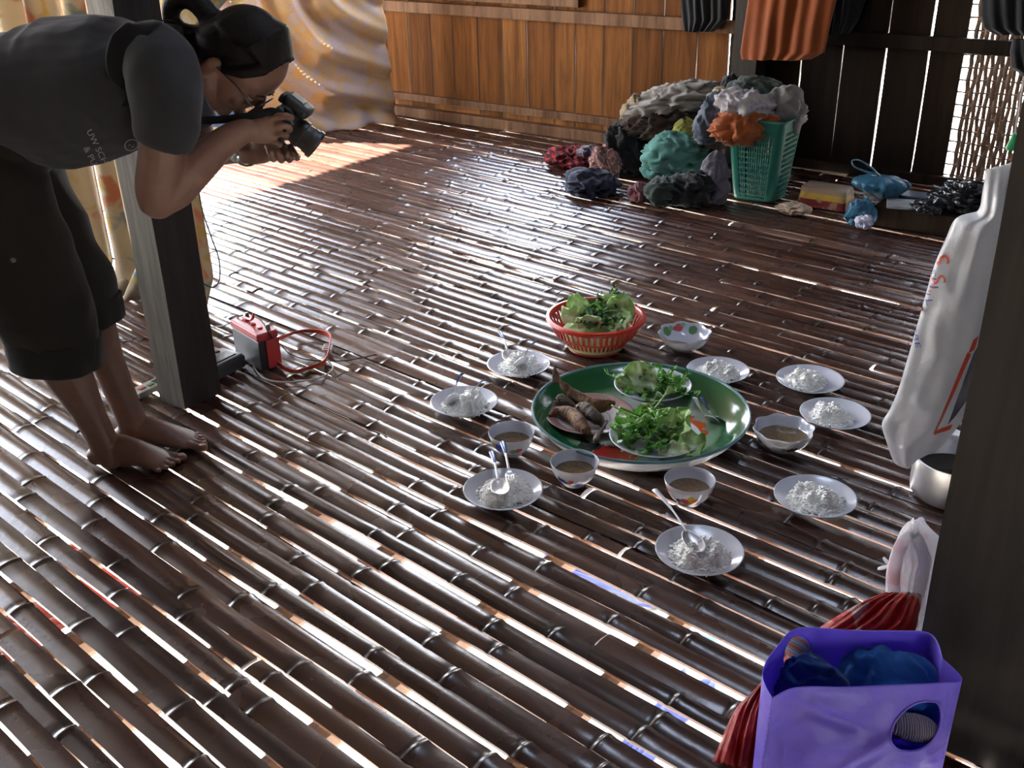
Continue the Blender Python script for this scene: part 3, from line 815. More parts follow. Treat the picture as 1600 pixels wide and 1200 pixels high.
# ---- small things on the floor at the foot of the dark wall
M_blue = plain('blue_film', (0.045, 0.17, 0.27), 0.28, var=0.15, trans=0.35)
def mat_packet():
    a = NT('printed_packet'); v = a.co('Object'); s = a.n('SeparateXYZ'); a.l(v, s.inputs[0])
    c = a.ramp(s.outputs['Z'], [(0.0, (0.16, 0.018, 0.02)), (0.030, (0.16, 0.018, 0.02)), (0.034, (0.42, 0.27, 0.03)), (0.060, (0.42, 0.27, 0.03)), (0.062, (0.25, 0.20, 0.15))], 'CONSTANT')
    f = a.ramp(a.noise(v, 40, 2, .5, .5), [(0.55, 0), (0.58, .8)]); c = a.mix(f, c, (0.30, 0.20, 0.12)); a.col(c); a.set(Roughness=0.35); return a.m
M_packet = mat_packet()
pp = P(1282, 326); s_, t_ = ST(pp)
mb = MB(); c = W(s_, t_ - .06, 0.004)
def fn(u, v):
    x, y = rrect(u, 0.115 - 0.012 * v, 0.07 - 0.01 * v, 0.015); z = 0.085 * v
    k = 1 + 0.05 * nz((u * 9, v * 3, 0), 1.5, 4) * 1
    return c + WD * x * k - WN * y * k + Vector((0, 0, z))
mb.grid(fn, 48, 10, cu=True); b = mb.grid(lambda u, v: c + (fn(u, 1) - c - Vector((0, 0, .085))) * max(.02, v) + Vector((0, 0, 0.085 + 0.006 * (1 - v))), 48, 4, cu=True)
mb.grid(lambda u, v: c + (fn(u, 0) - c) * max(.02, v), 48, 2, cu=True)
single('printed_packet', mb, M_packet, c, 'yellow and red printed packet on the floor against the dark wall', 'packet')
M_paper = plain('crumpled_paper', (0.42, 0.33, 0.24), 0.8, var=0.2)
p = P(1232, 333); s_, t_ = ST(p)
crumple('paper_scrap', 'crumpled beige paper scrap on the floor right of the green basket', 1240, 326, 46, 15, t_, M_paper, cat='paper', seed=41, dpt=1.0, sharp=.6, k=1.6)
# low board against the wall
b0 = P(1362, 352); s0_, t0_ = ST(b0); bh = 0.085
mb = MB(); mb.box(W(s0_ + .36, t0_ - .13, bh / 2 + .002), WD * .36, WN * .13, Vector((0, 0, bh / 2)))
o = single('low_board', mb, M_dark, W(s0_ + .36, t0_ - .13, 0.002), 'low dark wooden board on the floor below the woven panel', 'board', smooth=False)
color_attr(o.data, [(0.9, 0, 0, 1)] * len(o.data.vertices))
def flat_item(name, label, px, py, z, w, d, th, rot, mat, cat):
    c = P(px, py, z); mb = MB(); a = WD * math.cos(rot) + WN * math.sin(rot); b = WN * math.cos(rot) - WD * math.sin(rot)
    mb.box(c + Vector((0, 0, th / 2)), a * w / 2, b * d / 2, Vector((0, 0, th / 2)))
    o = single(name, mb, mat, c, label, cat, smooth=False); bv = o.modifiers.new('b', 'BEVEL'); bv.width = th * .3; bv.segments = 2; return o
flat_item('magazine', 'pale grey magazine lying on the low board beside the blue bag', 1424, 322, bh + .003, .20, .13, .012, -.3, plain('magazine_cover', (0.26, 0.27, 0.29), 0.35, var=0.4, scale=18), 'magazine')
flat_item('folder', 'blue plastic folder lying at the back of the low board', 1452, 311, bh + .003, .24, .10, .015, -.1, plain('blue_folder', (0.03, 0.05, 0.09), 0.3), 'folder')
# blue plastic bag with a knotted top
q = PWALL(1366, 318, t0_ - .12); sc = depth(q) / F
bb = thing('blue_bag', 'blue knotted plastic bag resting at the corner of the low board', 'bag', Vector((q.x, q.y, bh)))
vw = Vector((q.x, q.y, 0)).normalized(); rt = Vector((vw.y, -vw.x, 0))
kn = q + Vector((0, 0, (318 - 276) * sc * 1.06))
def fn(u, v):
    th = 2 * PI * u; r = max(.02, math.sin(PI * .985 * v ** .62)) ** .7 if v > 0 else .02
    fol = 1 + 0.10 * math.sin(th * 9 + 1.0) * (1 - v) + 0.05 * math.sin(th * 17)
    hgt = lerp(kn.z, bh + .004, v ** 0.9)
    cx = rt * (math.cos(th) * 0.115 * r * fol + 0.012); cy = vw * (math.sin(th) * 0.085 * r * fol)
    sag = 0.03 * math.cos(th) * (v > .3)
    return Vector((kn.x, kn.y, 0)) + cx + cy + Vector((0, 0, max(bh + .004, hgt - 0.012 * math.cos(th) * v)))
mb = MB(); mb.grid(fn, 72, 26, cu=True); part('bag_body', mb, M_blue, bb, ang=None)
mb = MB(); lp = [kn, kn - rt * .03 + Vector((0, 0, .03)), kn - rt * .085 + Vector((0, 0, .060)), kn - rt * .115 + Vector((0, 0, .055)), kn - rt * .10 + Vector((0, 0, .030)), kn - rt * .05 + Vector((0, 0, .012)), kn + Vector((0, 0, .004))]
mb.tube(smooth_path(lp, 6), [0.016 - 0.008 * math.sin(PI * i / 36) for i in range(37)], 10, flat=0.35, side=vw); part('tied_handle', mb, M_blue, bb)
crumple('paper_scrap', 'blue and white plastic wrapper on the floor below the blue bag', 1345, 334, 44, 46, t0_ + .02, M_blue, cat='wrapper', seed=44, dpt=.8, sharp=.45)
crumple('tissue', 'small white crumpled tissue on the floor below the blue bag', 1350, 346, 22, 16, t0_ + .09, plain('white_tissue', (0.5, 0.5, 0.6), .8), cat='tissue', seed=45, dpt=.8, sharp=.7, k=1.8)
crumple('black_bag', 'shiny black plastic bag lying on the low board under the woven panel', 1500, 312, 92, 50, t0_ - .12, plain('black_film', (0.012, 0.013, 0.016), 0.22), cat='bag', seed=46, dpt=.7, sharp=.5, floor_z=bh + .003, k=1.2)
crumple('black_bag', 'small black plastic bag end hanging over the front of the low board', 1452, 326, 56, 22, t0_ - .03, plain('black_film', (0.012, 0.013, 0.016), 0.22), cat='bag', seed=47, dpt=.7, sharp=.5, floor_z=bh + .003, k=1.4)

# ---- bundles beyond the person
def mat_dots():
    a = NT('polka_dot_cotton'); v = a.co('Object'); vo = a.n('TexVoronoi'); vo.inputs['Scale'].default_value = 16; vo.inputs['Randomness'].default_value = 0.25; a.l(v, vo.inputs[0])
    f = a.ramp(vo.outputs['Distance'], [(0.34, 1), (0.40, 0)]); a.col(a.mix(f, (0.07, 0.13, 0.26), (0.55, 0.40, 0.16))); a.set(Roughness=.9); return a.m
g0 = P(332, 232); g0 = lerp(Vector((0, 0, 0)), g0, 1.0)
vw = Vector((g0.x, g0.y, 0)).normalized(); rt = Vector((vw.y, -vw.x, 0))
mb = MB(); bl = lambda d: 1.0 / max(abs(d.x) ** 4 + abs(d.y) ** 4 + abs(d.z) ** 4, 1e-6) ** 0.25 * (1 + 0.05 * noise.noise(d * 3))
mb.ell(g0 + Vector((0, 0, 0.125)), rt * .19, vw * .13, Vector((0, 0, .12)), 40, 26, fn=bl)
mb.v = [(x, y, max(z, 0.004)) for x, y, z in mb.v]
single('cushion', mb, mat_dots(), g0, 'blue cushion with yellow dots on the floor beyond the bending person', 'cushion', ang=None)
mb = MB(); mb.ell(g0 + Vector((0, 0, 0.285)) + rt * .0, rt * .16, vw * .11, Vector((0, 0, .055)), 40, 26, fn=lambda d: 1 + 0.3 * (0.5 - abs(noise.noise(d * 3.2))) + .1 * noise.noise(d * 7))
mb.v = [(x, y, max(z, 0.2465)) for x, y, z in mb.v]
single('green_bag', mb, plain('bright_green_film', (0.03, 0.50, 0.09), 0.3, trans=0.4), g0 + Vector((0, 0, .246)), 'bright green plastic bag lying on the dotted cushion', 'bag', ang=None)

# ---- cloths lying on the ground below the floor, seen through the gaps
def ground_cloth(name, label, px, py, sx, sy, mat, rot=0.0, G=G):
    c = P(px, py, G); mb = MB()
    a = Vector((math.cos(rot), math.sin(rot), 0)); b = Vector((-a.y, a.x, 0))
    mb.grid(lambda u, v: c + a * ((u - .5) * sx * (1 + .1 * math.sin(v * 7))) + b * ((v - .5) * sy * (1 + .1 * math.sin(u * 9))) + Vector((0, 0, 0.012 + 0.03 * abs(nz((u * 5, v * 5, 0), 1, sx)))), 30, 30)
    return single(name, mb, mat, c, label, 'cloth', solid=0.004, ang=None)
ground_cloth('cloth', 'red cloth hung over a pole under the floor, below the bare feet', 175, 905, .62, .30, cm('red_cloth', (0.70, 0.05, 0.02)), -.55, -.75)
_c = P(175, 905, -.78); mb = MB(); mb.tube([_c - Vector((.83, -.55, 0)) * 1.2, _c, _c + Vector((.83, -.55, 0)) * 1.2], .018, 8)
single('pole', mb, M_rail, _c, 'bamboo pole carrying the red cloths under the floor', 'pole')
ground_cloth('cloth', 'darker red cloth under the lower left corner of the floor', 30, 985, .30, .26, cm('dark_red_cloth', (0.40, 0.04, 0.02)), -.55, -.76)
ground_cloth('cloth', 'pale blue plastic sheet on the ground below the purple bag', 1190, 985, 1.1, .32, plain('pale_blue_sheet', (0.13, 0.42, 0.52), .4), -.25)
ground_cloth('cloth', 'blue cloth lying on the ground left of the nearest rice plate', 930, 905, .7, .22, cm('blue_cloth', (0.10, 0.14, 0.62)), -.5)
ground_cloth('cloth', 'blue strip of cloth on the ground below the bottom of the floor', 1020, 1150, .8, .16, cm('blue_cloth', (0.10, 0.14, 0.62)), .9)
# ================================================================== THE MEAL ON THE FLOOR
def mat_china(name, spots, band=None, base=(0.50, 0.52, 0.58), rough=0.16):
    """white glazed ware; spots = painted motifs (x, y, z, radius, colour) in the ware's own space"""
    if name in _mc: return _mc[name]
    a = NT(name); v = a.co('Object'); c = None; col = None
    wob = a.n('TexNoise'); wob.inputs['Scale'].default_value = 160; a.l(v, wob.inputs['Vector'])
    wv = a.n('VectorMath'); wv.operation = 'MULTIPLY_ADD'; wv.inputs[1].default_value = (.009, .009, .009); wv.inputs[2].default_value = (-.0045, -.0045, -.0045)
    a.l(wob.outputs['Color'], wv.inputs[0]); vv = a.n('VectorMath'); vv.operation = 'ADD'; a.l(v, vv.inputs[0]); a.l(wv.outputs[0], vv.inputs[1])
    col = a.ramp(a.noise(v, 30, 2), [(0.3, [x * .97 for x in base]), (0.7, base)])
    for (x, y, z, r, sc_) in spots:
        dn = a.n('VectorMath'); dn.operation = 'DISTANCE'; a.l(vv.outputs[0], dn.inputs[0]); dn.inputs[1].default_value = (x, y, z)
        f = a.math('LESS_THAN', dn.outputs['Value'], r); col = a.mix(f, col, sc_)
    if band:
        ln = a.n('VectorMath'); ln.operation = 'LENGTH'; mp = a.n('VectorMath'); mp.operation = 'MULTIPLY'; mp.inputs[1].default_value = (1, 1, 0); a.l(v, mp.inputs[0]); a.l(mp.outputs[0], ln.inputs[0])
        for (r0, r1, bc) in band:
            f = a.math('MULTIPLY', a.math('GREATER_THAN', ln.outputs['Value'], r0), a.math('LESS_THAN', ln.outputs['Value'], r1)); col = a.mix(f, col, bc)
    a.col(col); a.set(Roughness=rough); a.b.inputs['Specular IOR Level'].default_value = 0.55
    _mc[name] = a.m; return a.m
ZF = 0.0045                                   # tops of the slats
PLATE_H = 0.025
def plate_profile(R, h=PLATE_H):
    return [(0, .0035), (R * .40, .0035), (R * .43, 0), (R * .47, 0), (R * .50, .0045), (R * .74, h * .40), (R * .985, h * .93), (R, h), (R * .985, h * 1.03), (R * .95, h * .97), (R * .72, h * .50), (R * .55, h * .33), (R * .40, h * .27), (0, h * .25)]
def rim_r(px, py, wpx, z):
    return wpx / 2 * depth(P(px, py, z)) / F
M_plate = mat_china('white_glazed_plate', [], [(0.060, 0.0612, (0.40, 0.42, 0.47))])
M_rice = plain('cooked_rice', (0.86, 0.85, 0.81), 0.5, var=0.03, scale=60, trans=0.0)
def make_plate(px, py, w, label, group='plates of rice set out on the floor', z0=ZF, mat=None, h=PLATE_H, name='rice_plate', scal=None, cat='plate'):
    R = rim_r(px, py, w, z0 + h); c = P(px, py, z0 + h); c.z = z0
    mb = MB()
    fn = None
    if scal: fn = lambda r, z, th: (r * (1 + scal * (r / R) ** 3 * math.cos(th * 10)), z)
    mb.lathe(plate_profile(R, h), 72 if not scal else 120, (0, 0, 0), fn=fn)
    o = single(name, mb, mat or M_plate, c, label, cat, group, local=True, ang=None)
    return o, c, R
def rice(c, R, seed, label, dx=0, dy=0, rr=0.66, hh=0.046, zb=0.0065):
    rs = random.Random(seed); cx, cy = c.x + dx, c.y + dy; r0 = R * rr
    lumps = [(rs.uniform(-.55, .55) * r0, rs.uniform(-.5, .5) * r0, rs.uniform(.20, .42) * r0, rs.uniform(.45, 1.0) * hh) for _ in range(13)]
    def hgt(x, y):
        d = math.hypot(x, y) / r0
        if d >= 1: return 0
        b = hh * .55 * (1 - d ** 2.2)
        for (lx, ly, lr, lh) in lumps:
            q = ((x - lx) ** 2 + (y - ly) ** 2) / (lr * lr)
            if q < 1: b = max(b, lh * (1 - q) ** .6 * min(1, (1 - d) * 4))
        return b + 0.0025 * noise.noise(Vector((x * 160 + seed, y * 160, 0)))
    mb = MB(); z0 = c.z + zb
    def fn(u, v):
        th = 2 * PI * u; r = r0 * v * (1 + .10 * math.sin(3 * th + seed) + .06 * math.sin(7 * th)); x, y = r * math.cos(th), r * math.sin(th)
        slope = max(0, math.hypot(x, y) - R * .5) * .3
        return (cx + x, cy + y, z0 + hgt(x, y) + slope)
    mb.grid(fn, 60, 22, cu=True)
    for i in range(620):                                  # loose grains on the surface
        r = r0 * math.sqrt(rs.random()) * 1.04; th = rs.random() * 2 * PI; x, y = r * math.cos(th), r * math.sin(th)
        slope = max(0, r - R * .5) * .3
        p = Vector((cx + x, cy + y, z0 + hgt(x, y) + slope + rs.uniform(-.0010, .0034)))
        d = Vector((rs.uniform(-1, 1), rs.uniform(-1, 1), rs.uniform(-.5, .5))).normalized(); s1 = d.orthogonal().normalized(); s2 = d.cross(s1); L = .0056; q = .0021
        vs = [p - d * L] + [p + d * a + (s1 * math.cos(t) + s2 * math.sin(t)) * q for a in (-L * .5, L * .5) for t in (0, 1.57, 3.14, 4.71)] + [p + d * L]
        fs = [(0, 2, 1), (0, 3, 2), (0, 4, 3), (0, 1, 4)] + [(1 + k, 1 + (k + 1) % 4, 5 + (k + 1) % 4, 5 + k) for k in range(4)] + [(9, 5, 6), (9, 6, 7), (9, 7, 8), (9, 8, 5)]
        mb.add(vs, fs)
    return single('rice', mb, M_rice, Vector((cx, cy, z0)), label, 'rice', 'rice on the plates', 'stuff', ang=None, recalc=False)
PL8 = [
 (725, 626, 106, 'rice plate with spoon and fork left of the green tray, nearest the bare feet', 'rice on the plate left of the green tray under a spoon and fork', 0.006, -.012),
 (810, 567, 99, 'rice plate with two spoons beside the red plastic basket', 'rice on the plate beside the red basket with two spoons', 0.006, -.008),
 (786, 763, 125, 'rice plate with spoon and fork in front of the two left soup bowls', 'rice on the plate in front of the two left soup bowls', .004, -.004),
 (1093, 858, 138, 'largest and nearest rice plate with a plain steel spoon', 'rice on the nearest plate under a plain steel spoon', 0.0, -.010),
 (1274, 774, 127, 'rice plate without cutlery at the right front, nearest the aluminium pot', 'rice on the right front plate without cutlery', 0.0, -.008),
 (1305, 645, 108, 'rice plate right of the scalloped soup bowl', 'rice on the plate right of the scalloped soup bowl', -.012, 0.0),
 (1266, 591, 104, 'rice plate farthest to the right behind the other plates', 'rice on the plate at the back right', -.012, .004),
 (1122, 577, 98, 'rice plate half hidden behind the right rim of the green tray', 'rice on the plate behind the green tray', -.004, -.004)]
PLC = []
for i, (px, py, w, lab, rl, dx, dy) in enumerate(PL8):
    o, c, R = make_plate(px, py, w, lab); PLC.append((c, R)); rice(c, R, 50 + i, rl, dx, dy, rr=(.68 if i not in (5, 6) else .62))

# ---- soup bowls
def bowl_profile(R, h):
    return [(0, .005), (R * .40, .005), (R * .43, 0), (R * .48, 0), (R * .48, .007), (R * .58, h * .15), (R * .72, h * .28), (R * .83, h * .45), (R * .91, h * .64), (R * .96, h * .83), (R * .993, h * .98), (R * .985, h), (R * .968, h * .985), (R * .935, h * .83), (R * .885, h * .64), (R * .80, h * .46), (R * .68, h * .31), (R * .50, h * .19), (0, h * .14)]
M_soup = plain('brown_soup', (0.15, 0.105, 0.062), 0.12, var=0.35, scale=90)
def vdir(c):
    v = Vector((-c.x, -c.y, 0)).normalized(); return v, Vector((-v.y, v.x, 0))    # towards the viewer, viewer's right
def make_bowl(px, py, w, h, motif, label, soup=None, scal=0, matname='painted_bowl', level=.52, group='soup bowls on the floor'):
    R = rim_r(px, py, w, ZF + h); c = P(px, py, ZF + h); c.z = ZF
    v, r = vdir(c); spots = []
    for (ax, az, rad, colr, inside) in motif:              # ax: degrees right of the side that faces the meal's near edge
        th = math.radians(ax); d = v * math.cos(th) + r * math.sin(th)
        fr = R * interp([(.14, .58), (.28, .72), (.45, .83), (.64, .91), (.83, .96), (1, 1)], az) * (0.96 if inside else 1.0)
        spots.append((d.x * fr, d.y * fr, az * h, rad, colr))
    fn = (lambda rr, z, th: (rr * (1 + scal * (rr / R) ** 4 * math.cos(th * 8)), z + scal * .12 * R * math.cos(th * 8) * (z / h) ** 4)) if scal else None
    mb = MB(); mb.lathe(bowl_profile(R, h), 96, (0, 0, 0), fn=fn)
    spots[:] = [(x_, y_, z_, r_ * 1.12, c_) for (x_, y_, z_, r_, c_) in spots]
    o = single('bowl', mb, mat_china(matname, spots), c, label, 'bowl', group, local=True, ang=None)
    if soup:
        z = h * level; rs = R * .825
        mb = MB(); mb.lathe([(0, 0), (rs * .985, 0), (rs, 0.0012), (rs * .97, .0008), (rs * .5, 0.0006 + .0004), (0, .001)], 48, (c.x, c.y, c.z + z))
        single('soup', mb, M_soup, Vector((c.x, c.y, c.z + z)), soup, 'soup', 'soup in the bowls', 'stuff', ang=None)
    return c, R
BL, RD, OR, GN = (0.05, 0.08, 0.42), (0.52, 0.10, 0.10), (0.75, 0.20, 0.03), (0.10, 0.24, 0.10)
make_bowl(799, 674, 73, .062, [(-52, .62, .010, (0.40, .22, .08), 0), (-36, .58, .012, BL, 0), (-24, .50, .008, (.30, .16, .10), 0), (18, .50, .008, RD, 0), (4, .46, .008, (0.16, .22, .12), 0), (26, .52, .005, RD, 0)], 'soup bowl with blue and red flowers, left of the green tray', 'brown soup in the bowl left of the green tray', 0, 'bowl_blue_red')
make_bowl(898, 720, 77, .062, [(-40, .42, .011, BL, 0), (-30, .36, .008, BL, 0), (-10, .50, .006, RD, 0), (12, .34, .010, BL, 0), (-18, .33, .005, GN, 0), (-46, .60, .004, GN, 0), (5, .27, .004, BL, 0)], 'soup bowl with two blue leaves in front of the fish', 'brown soup in the bowl with two blue leaves', 0, 'bowl_blue_leaf')
make_bowl(1078, 748, 80, .062, [(-62, .62, .0115, RD, 0), (-56, .58, .006, (.62, .55, .55), 0), (-28, .42, .006, BL, 0), (2, .42, .012, OR, 0), (12, .38, .010, OR, 0), (-10, .46, .009, RD, 0), (6, .62, .008, (.45, .36, .06), 0), (20, .50, .008, (.40, .18, .08), 0), (60, .62, .006, RD, 0)], 'soup bowl with orange and red painting right in front of the green tray', 'brown soup in the bowl in front of the green tray', 0, 'bowl_orange_red')
make_bowl(1225, 668, 93, .058, [(20, .45, .009, (.10, .08, .06), 0), (32, .42, .008, (.14, .09, .05), 0), (6, .45, .006, GN, 0), (-60, .5, .006, GN, 0)], 'scalloped white soup bowl between the green tray and the right plates', 'brown soup in the scalloped bowl', .05, 'bowl_scalloped')
make_bowl(1070, 518, 81, .055, [(195, .70, .012, RD, 1), (205, .68, .008, RD, 1), (158, .60, .013, GN, 1), (232, .62, .014, GN, 1), (218, .72, .008, (.2, .33, .18), 1), (185, .85, .007, (.25, .38, .22), 1)], 'empty scalloped bowl with red and green flowers inside, behind the tray', None, .05, 'bowl_flower_inside')

# ---- big green enamel tray
TZ = 0.058; TR = rim_r(1000, 636, 340, ZF + TZ); TCN = P(1000, 637, ZF + TZ); TCN.z = ZF
def mat_tray():
    a = NT('green_enamel'); v = a.co('Object')
    ln = a.n('VectorMath'); ln.operation = 'LENGTH'; mp = a.n('VectorMath'); mp.operation = 'MULTIPLY'; mp.inputs[1].default_value = (1 / TR, 1 / TR, 0); a.l(v, mp.inputs[0]); a.l(mp.outputs[0], ln.inputs[0])
    nzv = a.math('ADD', ln.outputs['Value'], a.math('MULTIPLY', a.math('SUBTRACT', a.noise(v, 24, 4), 0.5), 0.10))
    c = a.ramp(nzv, [(0.0, (0.50, 0.53, 0.50)), (0.52, (0.46, 0.50, 0.46)), (0.68, (0.16, 0.30, 0.18)), (0.76, (0.014, 0.100, 0.034)), (0.955, (0.010, 0.080, 0.028)), (0.985, (0.02, 0.10, 0.06))])
    vw_, rt_ = vdir(TCN)
    for (dx, dy, r, colr) in ((.50, .03, .10, (.55, .10, .02)), (.42, .14, .07, (.60, .14, .03)), (.55, -.10, .075, (.50, .07, .02)), (.10, .26, .13, (.38, .02, .02)), (.26, .26, .10, (.03, .06, .04)), (-.26, -.56, .14, (.36, .02, .02)), (-.08, -.58, .10, (.42, .03, .02)), (-.45, -.46, .1, (.04, .05, .04)), (.22, .05, .12, (.06, .10, .06)), (.0, .1, .1, (.45, .05, .03))):
        q = rt_ * dx * TR - vw_ * dy * TR
        dn = a.n('VectorMath'); dn.operation = 'DISTANCE'; a.l(v, dn.inputs[0]); dn.inputs[1].default_value = (q.x, q.y, .012)
        f = a.math('LESS_THAN', a.math('ADD', dn.outputs['Value'], a.math('MULTIPLY', a.math('SUBTRACT', a.noise(v, 30, 3), .5), .07)), r * TR); c = a.mix(f, c, colr)
    a.col(c); a.set(Roughness=0.14); a.b.inputs['Specular IOR Level'].default_value = 0.6
    return a.m
M_tray_out = plain('white_enamel', (0.62, 0.65, 0.68), 0.2, var=.05); M_tray_rim = plain('blue_enamel_edge', (0.10, 0.20, 0.22), 0.2, var=.1)
mb = MB()
pi_ = [(0, .006), (TR * .60, .006), (TR * .72, .010), (TR * .82, .022), (TR * .90, .040), (TR * .955, .0535), (TR * .985, .057)]
po_ = [(0, .0), (TR * .77, .0), (TR * .85, .006), (TR * .915, .024), (TR * .955, .042), (TR * .975, .054)]
mb.lathe(pi_, 96, mi=0); mb.f = [f for f in mb.f if len(f) == 4]; mb.m = [0] * len(mb.f)
n0 = len(mb.f); mb.lathe(po_, 96, mi=1)
keepf = [(f, m) for f, m in zip(mb.f, mb.m) if len(f) == 4]; mb.f = [k[0] for k in keepf]; mb.m = [k[1] for k in keepf]
tr = thing('tray', 'large round green enamel tray holding fish and two salad plates', 'tray', TCN)
part('tray_body', mb, [mat_tray(), M_tray_out], tr, world=False, ang=None, recalc=False)
mb = MB(); mb.tube([(TR * .985 * math.cos(2 * PI * i / 96), TR * .985 * math.sin(2 * PI * i / 96), .0555) for i in range(97)], 0.0045, 8, cap=False)
part('rim', mb, M_tray_rim, tr, world=False, label='blue enamel edge')
TF = ZF + .0075
M_fplate = mat_china('brown_rimmed_plate', [], [(0.090, 0.2, (0.26, 0.16, 0.15)), (0.055, .060, (.35, .30, .30))], (0.50, 0.46, 0.46))
fo, FC_, FR = make_plate(921, 645, 140, 'brown rimmed plate of fried fish on the left of the green tray', None, TF, M_fplate, .022, 'fish_plate')
go, GC, GR = make_plate(1020, 599, 121, 'white salad plate at the back of the green tray', None, TF + .012, None, .036, 'salad_plate')
ho, HC, HR = make_plate(1024, 679, 144, 'white salad plate at the front of the green tray', None, TF + .020, None, .030, 'salad_plate')

# ---- fried fish
def mat_fish(name, c1, c2, c3):
    a = NT(name); v = a.co('Object'); f = a.noise(v, 26, 6, .7, .6)
    a.col(a.ramp(f, [(0.34, c1), (0.52, c2), (0.72, c3)])); a.set(Roughness=a.ramp(a.noise(v, 60, 3), [(0.3, .38), (.7, .7)])); a.b.inputs['Specular IOR Level'].default_value = .3; a.bump(a.noise(v, 95, 5, .7), .9, .007); return a.m
M_fish = mat_fish('fried_fish_skin', (0.030, 0.014, 0.007), (0.15, 0.060, 0.020), (0.34, 0.18, 0.07)); M_fishg = mat_fish('grey_fried_fish_skin', (0.035, 0.026, 0.02), (0.12, 0.085, 0.058), (0.30, 0.24, 0.18))
M_fin = mat_fish('crisp_fin', (0.07, 0.04, 0.025), (0.22, 0.13, 0.07), (0.38, 0.28, 0.18)); M_eye = plain('fish_eye', (0.02, 0.015, 0.012), .2, var=0)
def fish(label, pts, rmax, mat, zs, flat=1.25, tail=True):
    """pts: pixel path from snout to tail root, zs heights"""
    pp = [P(x, y, z) for (x, y), z in zip(pts, zs)]; path = smooth_path(pp, 8); n = len(path)
    f = thing('fried_fish', label, 'fish', Vector((pp[len(pp) // 2].x, pp[len(pp) // 2].y, min(zs) - rmax * .6)), group=None)
    rad = []
    for i in range(n):
        t = i / (n - 1); rad.append(rmax * interp([(0, .34), (.10, .70), (.28, 1.0), (.55, .86), (.8, .52), (1, .26)], t) * (1 + .05 * math.sin(i * 2.1)))
    mb = MB(); mb.tube(path, rad, 16, flat=flat, side=(path[-1] - path[0]).cross(Vector((0, 0, 1))).normalized())
    part('body', mb, mat, f, ang=None)
    e = (path[-1] - path[-4]).normalized(); s_ = Vector((0, 0, 1)); o_ = path[-1]
    if tail:
        mb = MB(); mb.grid(lambda u, v: o_ + e * (u * rmax * 2.0 - .004) + (s_ * .9 + e.cross(s_) * .3) * ((v - .5) * rmax * (0.5 + 2.2 * u) * (1 - .15 * math.cos((v - .5) * 6))) + Vector((0, 0, .002 * math.sin(v * 30))), 8, 12)
        part('tail_fin', mb, M_fin, f, solid=.002, ang=None)
    k = n // 3; a_ = path[k]; b_ = path[int(n * .62)]; mid = path[(k + int(n * .62)) // 2]
    mb = MB(); mb.grid(lambda u, v: path[int(lerp(k, n * .66, u))] + Vector((0, 0, rad[int(lerp(k, n * .66, u))] * flat * .85 + v * rmax * .32 * math.sin(PI * min(1, u * .9 + .1)))) , 14, 3)
    part('back_fin', mb, M_fin, f, solid=.002, ang=None)
    hd = path[max(2, n // 10)]; t = (path[3] - path[0]).normalized(); sd = t.cross(Vector((0, 0, 1))).normalized()
    if sd.dot(-hd) < 0: sd = -sd
    mb = MB(); r_ = rad[max(2, n // 10)]; mb.ell(hd + sd * r_ * .88 + Vector((0, 0, r_ * .45)), Vector((.0038, 0, 0)), Vector((0, .0038, 0)), Vector((0, 0, .0038)), 10, 8); part('eye', mb, M_eye, f)
    return f
zb = TF + .014
fish('brown fried fish with raised tail lying across the back of the fish plate', [(958, 630), (940, 634), (920, 631), (900, 620), (884, 606), (876, 597)], .019, M_fish, [zb + .020, zb + .018, zb + .018, zb + .026, zb + .046, zb + .060])
fish('curled fried fish with golden belly at the front of the fish plate', [(921, 678), (910, 667), (899, 653), (886, 645), (870, 642), (859, 649)], .019, M_fish, [zb + .010, zb + .014, zb + .017, zb + .016, zb + .012, zb + .007], tail=False)
fish('grey fried fish piece in the middle of the fish plate', [(902, 636), (915, 640), (930, 652), (940, 660), (944, 668)], .018, M_fishg, [zb + .030, zb + .030, zb + .024, zb + .014, zb + .010], tail=False)
fish('grey fish head end at the left edge of the fish plate', [(870, 624), (878, 626), (888, 630), (898, 634)], .016, M_fishg, [zb + .014, zb + .016, zb + .016, zb + .014], tail=False)
bp = smooth_path([P(948, 658, zb + .02), P(943, 668, zb + .02), P(936, 677, zb + .016), P(931, 688, zb + .014)], 5)
mb = MB(); mb.tube(bp, [.004, .0042, .004, .004, .0038, .0038, .004, .0045, .005, .0055, .006, .007, .0085, .009, .009, .008], 10)
single('fish_bone', mb, M_fishg, bp[8], 'pale fish tail bone hanging over the front edge of the fish plate', 'fish', ang=None)

# ---- greens
def mat_leaf():
    a = NT('cabbage_leaf'); at = a.n('Attribute'); at.attribute_name = 'slat'; sp = a.n('SeparateColor'); a.l(at.outputs['Color'], sp.inputs[0])
    f = a.math('ADD', sp.outputs[0], a.math('MULTIPLY', a.math('SUBTRACT', a.noise(a.co(), 40, 4), .5), .25))
    c = a.ramp(f, [(0.0, (0.80, 0.84, 0.66)), (0.4, (0.62, 0.74, 0.40)), (0.8, (0.32, 0.54, 0.15)), (1.0, (0.16, 0.36, 0.06))])
    a.col(c); a.set(Roughness=.45); a.bump(a.noise(a.co(), 90, 3), .3, .003); a.translucent(.25, c); return a.m
M_leaf = mat_leaf()
M_herb = plain('herb_leaf', (0.055, 0.20, 0.020), 0.40, var=.5, scale=40, trans=.25); M_stem = plain('herb_stem', (0.20, 0.44, 0.07), 0.4, var=.25, trans=.1); M_herbd = plain('dark_herb_leaf', (0.025, 0.085, 0.018), 0.45, var=.4, scale=40, trans=.15)
